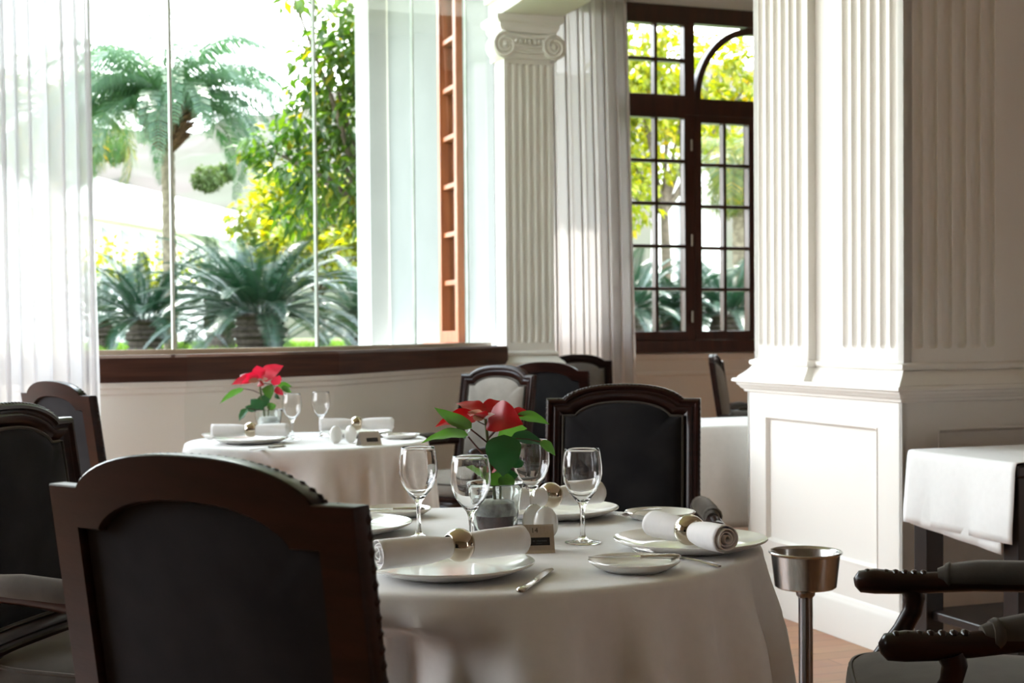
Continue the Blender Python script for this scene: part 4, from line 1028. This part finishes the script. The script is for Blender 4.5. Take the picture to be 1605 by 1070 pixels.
def frond(mb, base, az, el, L_, droop, nl, ll, lw, fold, ldroop, rnd):
    pts = []; p = Vector(base); e = el; n = 14
    for i in range(n+1):
        pts.append(p.copy()); d = Vector((math.cos(az)*math.cos(e), math.sin(az)*math.cos(e), math.sin(e))); p = p+d*(L_/n); e -= droop/n*(1.0+.8*i/n)
    mb.tube(pts, [.010*(1-.8*i/n)*L_/1.5 for i in range(n+1)], 4)
    for k in range(nl):
        t = .10+.90*k/nl; f = t*n; i = min(int(f),n-1); q = pts[i].lerp(pts[i+1], f-i); d = (pts[i+1]-pts[i]).normalized()
        s = d.cross(Vector((0,0,1)));  s = s.normalized() if s.length > 1e-3 else Vector((1,0,0)); up = s.cross(d)
        Lf = ll*(math.sin(PI*(.12+.86*t))**.6)*rnd.uniform(.9,1.1)
        for sg in (-1,1):
            dd = (s*sg+d*.75+up*fold).normalized(); m1 = q+dd*Lf*.5; tip = q+(dd+Vector((0,0,-ldroop))).normalized()*Lf
            wv = d*lw
            mb.add([q-wv*.6,q+wv*.6,m1+wv,m1-wv,tip], [(0,1,2,3),(3,2,4)])
def palm(name, base, H_, rt, n, L_, droop, label, mf, seed, ll=.30, el_rng=(-.35,1.35), ldroop=.5, fib=True):
    rnd = random.Random(seed); base = (base[0],base[1],base[2]-.02); root = thing(name, label, 'palm tree', base)
    t_ = MB(); prof = []
    for k in range(41):
        z = H_*k/40; prof.append((rt*(1.15-.15*k/40)*(1.05 if k%2 else .93), z))
    t_.lathe(prof, 14); t_.build('trunk', M['trunk'], root, smooth=60)
    if fib:
        f_ = MB()
        for k in range(340):
            a = rnd.uniform(0,2*PI); z = H_-rnd.uniform(-.10,.34); q = (1-abs((z-(H_-.05))/.42)); r_ = rt*.8+.23*max(q,.1)
            p = Vector((math.cos(a)*rt*.8, math.sin(a)*rt*.8, z-.08)); d = Vector((math.cos(a)*(r_),math.sin(a)*(r_),.10+rnd.uniform(-.05,.1)))
            f_.tube([p,p+d*.6,p+d], [.022,.018,.008], 5)
        f_.build('fibre_boots', M['fibre'], root, smooth=60)
    c_ = MB()
    for k in range(n):
        az = k*2.39996+rnd.uniform(-.2,.2); el = el_rng[1]+(el_rng[0]-el_rng[1])*((k+.5)/n)**.8
        frond(c_, (math.cos(az)*rt*.6,math.sin(az)*rt*.6,H_+.05), az, el, L_*rnd.uniform(.85,1.1), droop*rnd.uniform(.85,1.15), 44, ll, .010*L_/1.4, .15, ldroop, rnd)
    c_.build('crown', mf, root, smooth=None)
    return root
def cycad(base, Ht, rt, n, L_, label, seed, mf=None):
    rnd = random.Random(seed); base = (base[0],base[1],base[2]-.02); root = thing('cycad', label, 'cycad', base)
    t_ = MB(); t_.lathe([(rt*(1.1 if k%2 else .95)*(1+.1*math.sin(k)), Ht*k/14) for k in range(15)], 16, cap0=True, cap1=True); t_.build('trunk', M['cytrunk'], root, smooth=60)
    c_ = MB()
    for k in range(n):
        az = k*2.39996+rnd.uniform(-.2,.2); el = 1.35-1.5*((k+.5)/n)
        frond(c_, (math.cos(az)*rt*.5,math.sin(az)*rt*.5,Ht), az, el, L_*rnd.uniform(.85,1.1), .75, 46, .17*L_/1.2, .0085, .35, .12, rnd)
    c_.build('crown', mf or M['cycad'], root, smooth=None)
    return root
def tree(name, base, top, rt, blobs, m_, label, seed, L_, w_, dens, cat='tree', droop=.3):
    rnd = random.Random(seed); root = thing(name, label, cat, (base[0],base[1],GZ))
    o = Vector((base[0],base[1],GZ)); t_ = MB(); tp = Vector(top)-o
    t_.tube([(0,0,0),tp*.5+Vector((.05,0,0)),tp], [rt*1.2,rt,rt*.7], 10)
    f_ = MB()
    for c, r in blobs:
        cc = Vector(c)-o; t_.tube([tp*.85, (tp*.85+cc)*.5+Vector((0,0,.1)), cc], [rt*.5,rt*.35,rt*.12], 7)
        foliage(f_, cc, r, int(dens*r[0]*r[2]), L_, w_, rnd, .35, droop)
    t_.build('trunk', M['bark'], root, smooth=60); f_.build('foliage', m_, root, smooth=None)
    return root
def AT(px, py, Y): return tuple(at(px,py,Y))
b = at(268,560,16.5)
palm('feather_palm', (b.x,16.5,GZ), at(276,178,16.5).z-GZ, .075, 48, 1.80, 1.65, 'slender palm with arching feathery crown, outside the left window pane', M['frond'], 3, ll=.32, el_rng=(.28,1.4), ldroop=.65)
b = at(90,560,19); palm('feather_palm', (b.x,19,GZ), at(90,170,19).z-GZ, .10, 30, 1.75, 2.1, 'palm with yellowing fronds, partly behind the sheer curtain', M['frondy'], 8, ll=.42, fib=False)
b = at(228,560,15.5); cycad((b.x,15.5,GZ), .42, .19, 40, 1.0, 'dark cycad with a stout trunk, left of the slender palm', 1)
b = at(408,560,14.5); cycad((b.x,14.5,GZ), .46, .26, 66, 1.18, 'large cycad with a wide rosette in the middle of the bow window', 2)
b = at(575,560,17.0); cycad((b.x,17.0,GZ), .40, .2, 44, 1.1, 'cycad beside the white outer pillar seen through the glass', 5)
b = at(345,560,19.5); cycad((b.x,19.5,GZ), .75, .2, 40, 1.15, 'cycad standing behind the large rosette cycad', 7)
b = at(160,560,20.5); cycad((b.x,20.5,GZ), .5, .2, 36, 1.1, 'cycad at the edge of the sheer curtain', 11)
# leafy tree on the right of the bow window
Y = 13.5
tree('leafy_tree', tuple(at(600,560,Y))[:2], AT(575,300,Y), .07, [
 (AT(560,60,13.2),(.42,.5,.42)),(AT(520,110,13.6),(.42,.5,.38)),(AT(560,190,13.6),(.45,.5,.42)),(AT(490,190,13.8),(.34,.45,.34)),(AT(455,255,14),(.36,.45,.28)),(AT(400,225,14),(.20,.3,.17)),(AT(520,275,13.7),(.42,.5,.36)),(AT(575,300,13.4),(.35,.4,.34)),(AT(590,0,13.4),(.42,.4,.32)),(AT(470,330,14.2),(.3,.4,.2)),(AT(460,-2,13.2),(.18,.2,.10)),(AT(640,130,13.6),(.5,.5,.8))],
 M['treeleaf'], 'leafy green tree filling the right of the bow window', 21, .165, .034, 1900)
b = at(500,480,21); tree('garden_shrub', (b.x,21), AT(500,450,21), .06, [
 (AT(400,345,21),(.42,.5,.40)),(AT(460,330,21.5),(.6,.6,.55)),(AT(530,330,21.2),(.6,.6,.6)),(AT(590,350,21),(.6,.6,.6)),(AT(440,395,20.6),(.6,.5,.5)),(AT(560,400,20.5),(.7,.5,.5)),(AT(430,290,21.5),(.35,.4,.3)),(AT(640,350,21),(.6,.6,.9))],
 M['sunleaf'], 'bright yellow-green shrub glowing behind the cycads', 22, .17, .050, 1500, 'shrub')
b = at(215,480,27); tree('garden_shrub', (b.x,27), AT(190,440,27), .06, [(AT(175,410,27),(.45,.5,.5)),(AT(225,415,27),(.5,.5,.45)),(AT(290,420,27),(.5,.5,.4)),(AT(120,400,27),(.7,.6,.6))],
 M['sunleaf'], 'low yellow-green shrub before the long white building', 23, .16, .045, 500, 'shrub')
# far bushes on the hillside
for i, (px,py,Y,r_) in enumerate(((325,280,90,1.3),(352,270,95,.9),(180,235,110,1.6),(240,330,80,1.0))):
    c = at(px,py,Y); rnd = random.Random(40+i); m_ = MB(); foliage(m_, (0,0,0), (r_*.75,r_*.7,r_*.6), 900, .3, .09, rnd, .3)
    o = m_.build('hill_bush', M['bush'], smooth=None); o.location = c
    tag(o, ['round green bush on the hillside, right of the palm trunk','smaller green bush just right of the round hillside bush','green bush on the hillside beside the sheer curtain','green bush low on the slope behind the palm trunk'][i], 'bush', 'bushes on the hillside')
# long white building with a sloping roofline
wb = thing('white_building', 'long low white building behind the palm, seen through the bow window', 'building', at(150,400,46))
o0 = Vector(wb.location)
p0, p1 = at(60,258,44), at(400,340,60); g0, g1 = Vector((p0.x,p0.y,GZ-.5)), Vector((p1.x,p1.y,GZ-.5)); dr = (g1-g0).normalized(); nr = Vector((-dr.y,dr.x,0))
def wall_q(za0, za1, zb0, zb1, off, th, name, m_, s0=0.0, s1=1.0):
    a, c = g0.lerp(g1,s0)+nr*off, g0.lerp(g1,s1)+nr*off; vs = []
    for q in (Vector((0,0,0)), nr*th):
        vs += [(a.x+q.x-o0.x,a.y+q.y-o0.y,za0-o0.z),(c.x+q.x-o0.x,c.y+q.y-o0.y,zb0-o0.z),(c.x+q.x-o0.x,c.y+q.y-o0.y,zb1-o0.z),(a.x+q.x-o0.x,a.y+q.y-o0.y,za1-o0.z)]
    MB().add(vs, [(0,1,2,3),(7,6,5,4),(0,4,5,1),(1,5,6,2),(2,6,7,3),(3,7,4,0)]).build(name, m_, wb, smooth=None)
zr0, zr1 = p0.z, p1.z; ze0, ze1 = at(60,325,44).z, at(400,385,60).z
wall_q(GZ-.6, ze0, GZ-.6, ze1, .4, 4, 'wall', M['bldg'])
wall_q(ze0, zr0, ze1, zr1, -.2, 5, 'roof_parapet', M['bldg'])
for k in range(3,7): wall_q(GZ+1.0, ze0-.25, GZ+1.0, ze1-.25+.02, .36, .1, 'window', M['bldgglass'], .03+.08*k, .075+.08*k)
# trees beyond the back window
Y = 22
b = at(1040,520,24); tree('garden_tree', (b.x,24), AT(1040,300,24), .09, [
 (AT(990,70,24),(.7,.7,.7)),(AT(1050,100,24),(.7,.7,.7)),(AT(1000,150,23.5),(.6,.6,.6)),(AT(1120,110,25),(.7,.7,.6)),(AT(1180,120,25),(.7,.7,.7)),(AT(1010,240,24),(.7,.7,.7)),(AT(985,310,23),(.5,.5,.6)),(AT(1070,170,24.5),(.8,.7,.6)),(AT(950,200,24),(.6,.6,1.2)),(AT(1150,200,25.5),(.8,.7,.5))],
 M['sunleaf'], 'bright yellow-green tree seen through the upper panes of the tall mahogany window', 31, .20, .055, 800)
b = at(1160,520,21); palm('feather_palm', (b.x,21,GZ), at(1160,260,21).z-GZ, .10, 26, 1.25, 2.2, 'palm with pale trunk and yellow fronds, through the right casement', M['frondy'], 14, ll=.36, fib=False)
b = at(985,540,18); cycad((b.x,18,GZ), .5, .22, 44, 1.05, 'dark cycad through the lower left panes of the tall mahogany window', 15)
b = at(1062,540,19); cycad((b.x,19,GZ), .45, .22, 40, 1.0, 'cycad through the middle lower panes of the tall mahogany window', 16)
b = at(1140,540,18.5); cycad((b.x,18.5,GZ), .45, .22, 48, 1.15, 'cycad with pale arching fronds through the lower right casement', 17)
gw = thing('garden_building', 'white stucco garden building seen through the tall mahogany window', 'building', at(1060,540,30))
o0 = Vector(gw.location)
def wv(px,py,Y): q = at(px,py,Y); return (q.x-o0.x,q.y-o0.y,q.z-o0.z)
mm = MB(); fr_ = [wv(1018,560,30),wv(1106,560,30),wv(1104,300,30),wv(1066,212,30),wv(1038,225,30),wv(1022,300,30)]; bk_ = [(x+.8,y+3,z) for x,y,z in fr_]
mm.loft([fr_,bk_], True, True, True); mm.build('wall', M['bldg'], gw, smooth=None)
dd = MB(); dd.loft([[(x,y-.03,z) for x,y,z in (wv(1062,560,30),wv(1078,560,30),wv(1078,320,30),wv(1070,305,30),wv(1062,320,30))],[(x,y+.02,z) for x,y,z in (wv(1062,560,30),wv(1078,560,30),wv(1078,320,30),wv(1070,305,30),wv(1062,320,30))]], True, True, True); dd.build('doorway', M['bldgglass'], gw, smooth=None)

# ================================================================== LIGHT
wd = bpy.data.worlds.new('sky'); S.world = wd; wd.use_nodes = True; nt = wd.node_tree; bg = nt.nodes['Background']
tc = nt.nodes.new('ShaderNodeTexCoord'); sx = nt.nodes.new('ShaderNodeSeparateXYZ'); rp = nt.nodes.new('ShaderNodeValToRGB')
rp.color_ramp.elements[0].position = .0; rp.color_ramp.elements[0].color = (1.0,1.0,1.0,1); rp.color_ramp.elements[1].position = .8; rp.color_ramp.elements[1].color = (.72,.84,1.0,1)
nt.links.new(tc.outputs['Generated'], sx.inputs[0]); nt.links.new(sx.outputs['Z'], rp.inputs[0]); nt.links.new(rp.outputs[0], bg.inputs['Color'])
bg.inputs['Strength'].default_value = 5.0
sd = bpy.data.lights.new('sun','SUN'); sd.energy = 7.0; sd.angle = rad(.6); sd.color = (1,.95,.86)
so = bpy.data.objects.new('sun', sd); COL.objects.link(so); so.rotation_euler = Vector((-.10,.46,.98)).to_track_quat('Z','Y').to_euler()
vs_ = S.view_settings; vs_.view_transform = 'Standard'; vs_.look = 'None'; vs_.exposure = 1.15; vs_.gamma = 1.0; vs_.use_curve_mapping = False
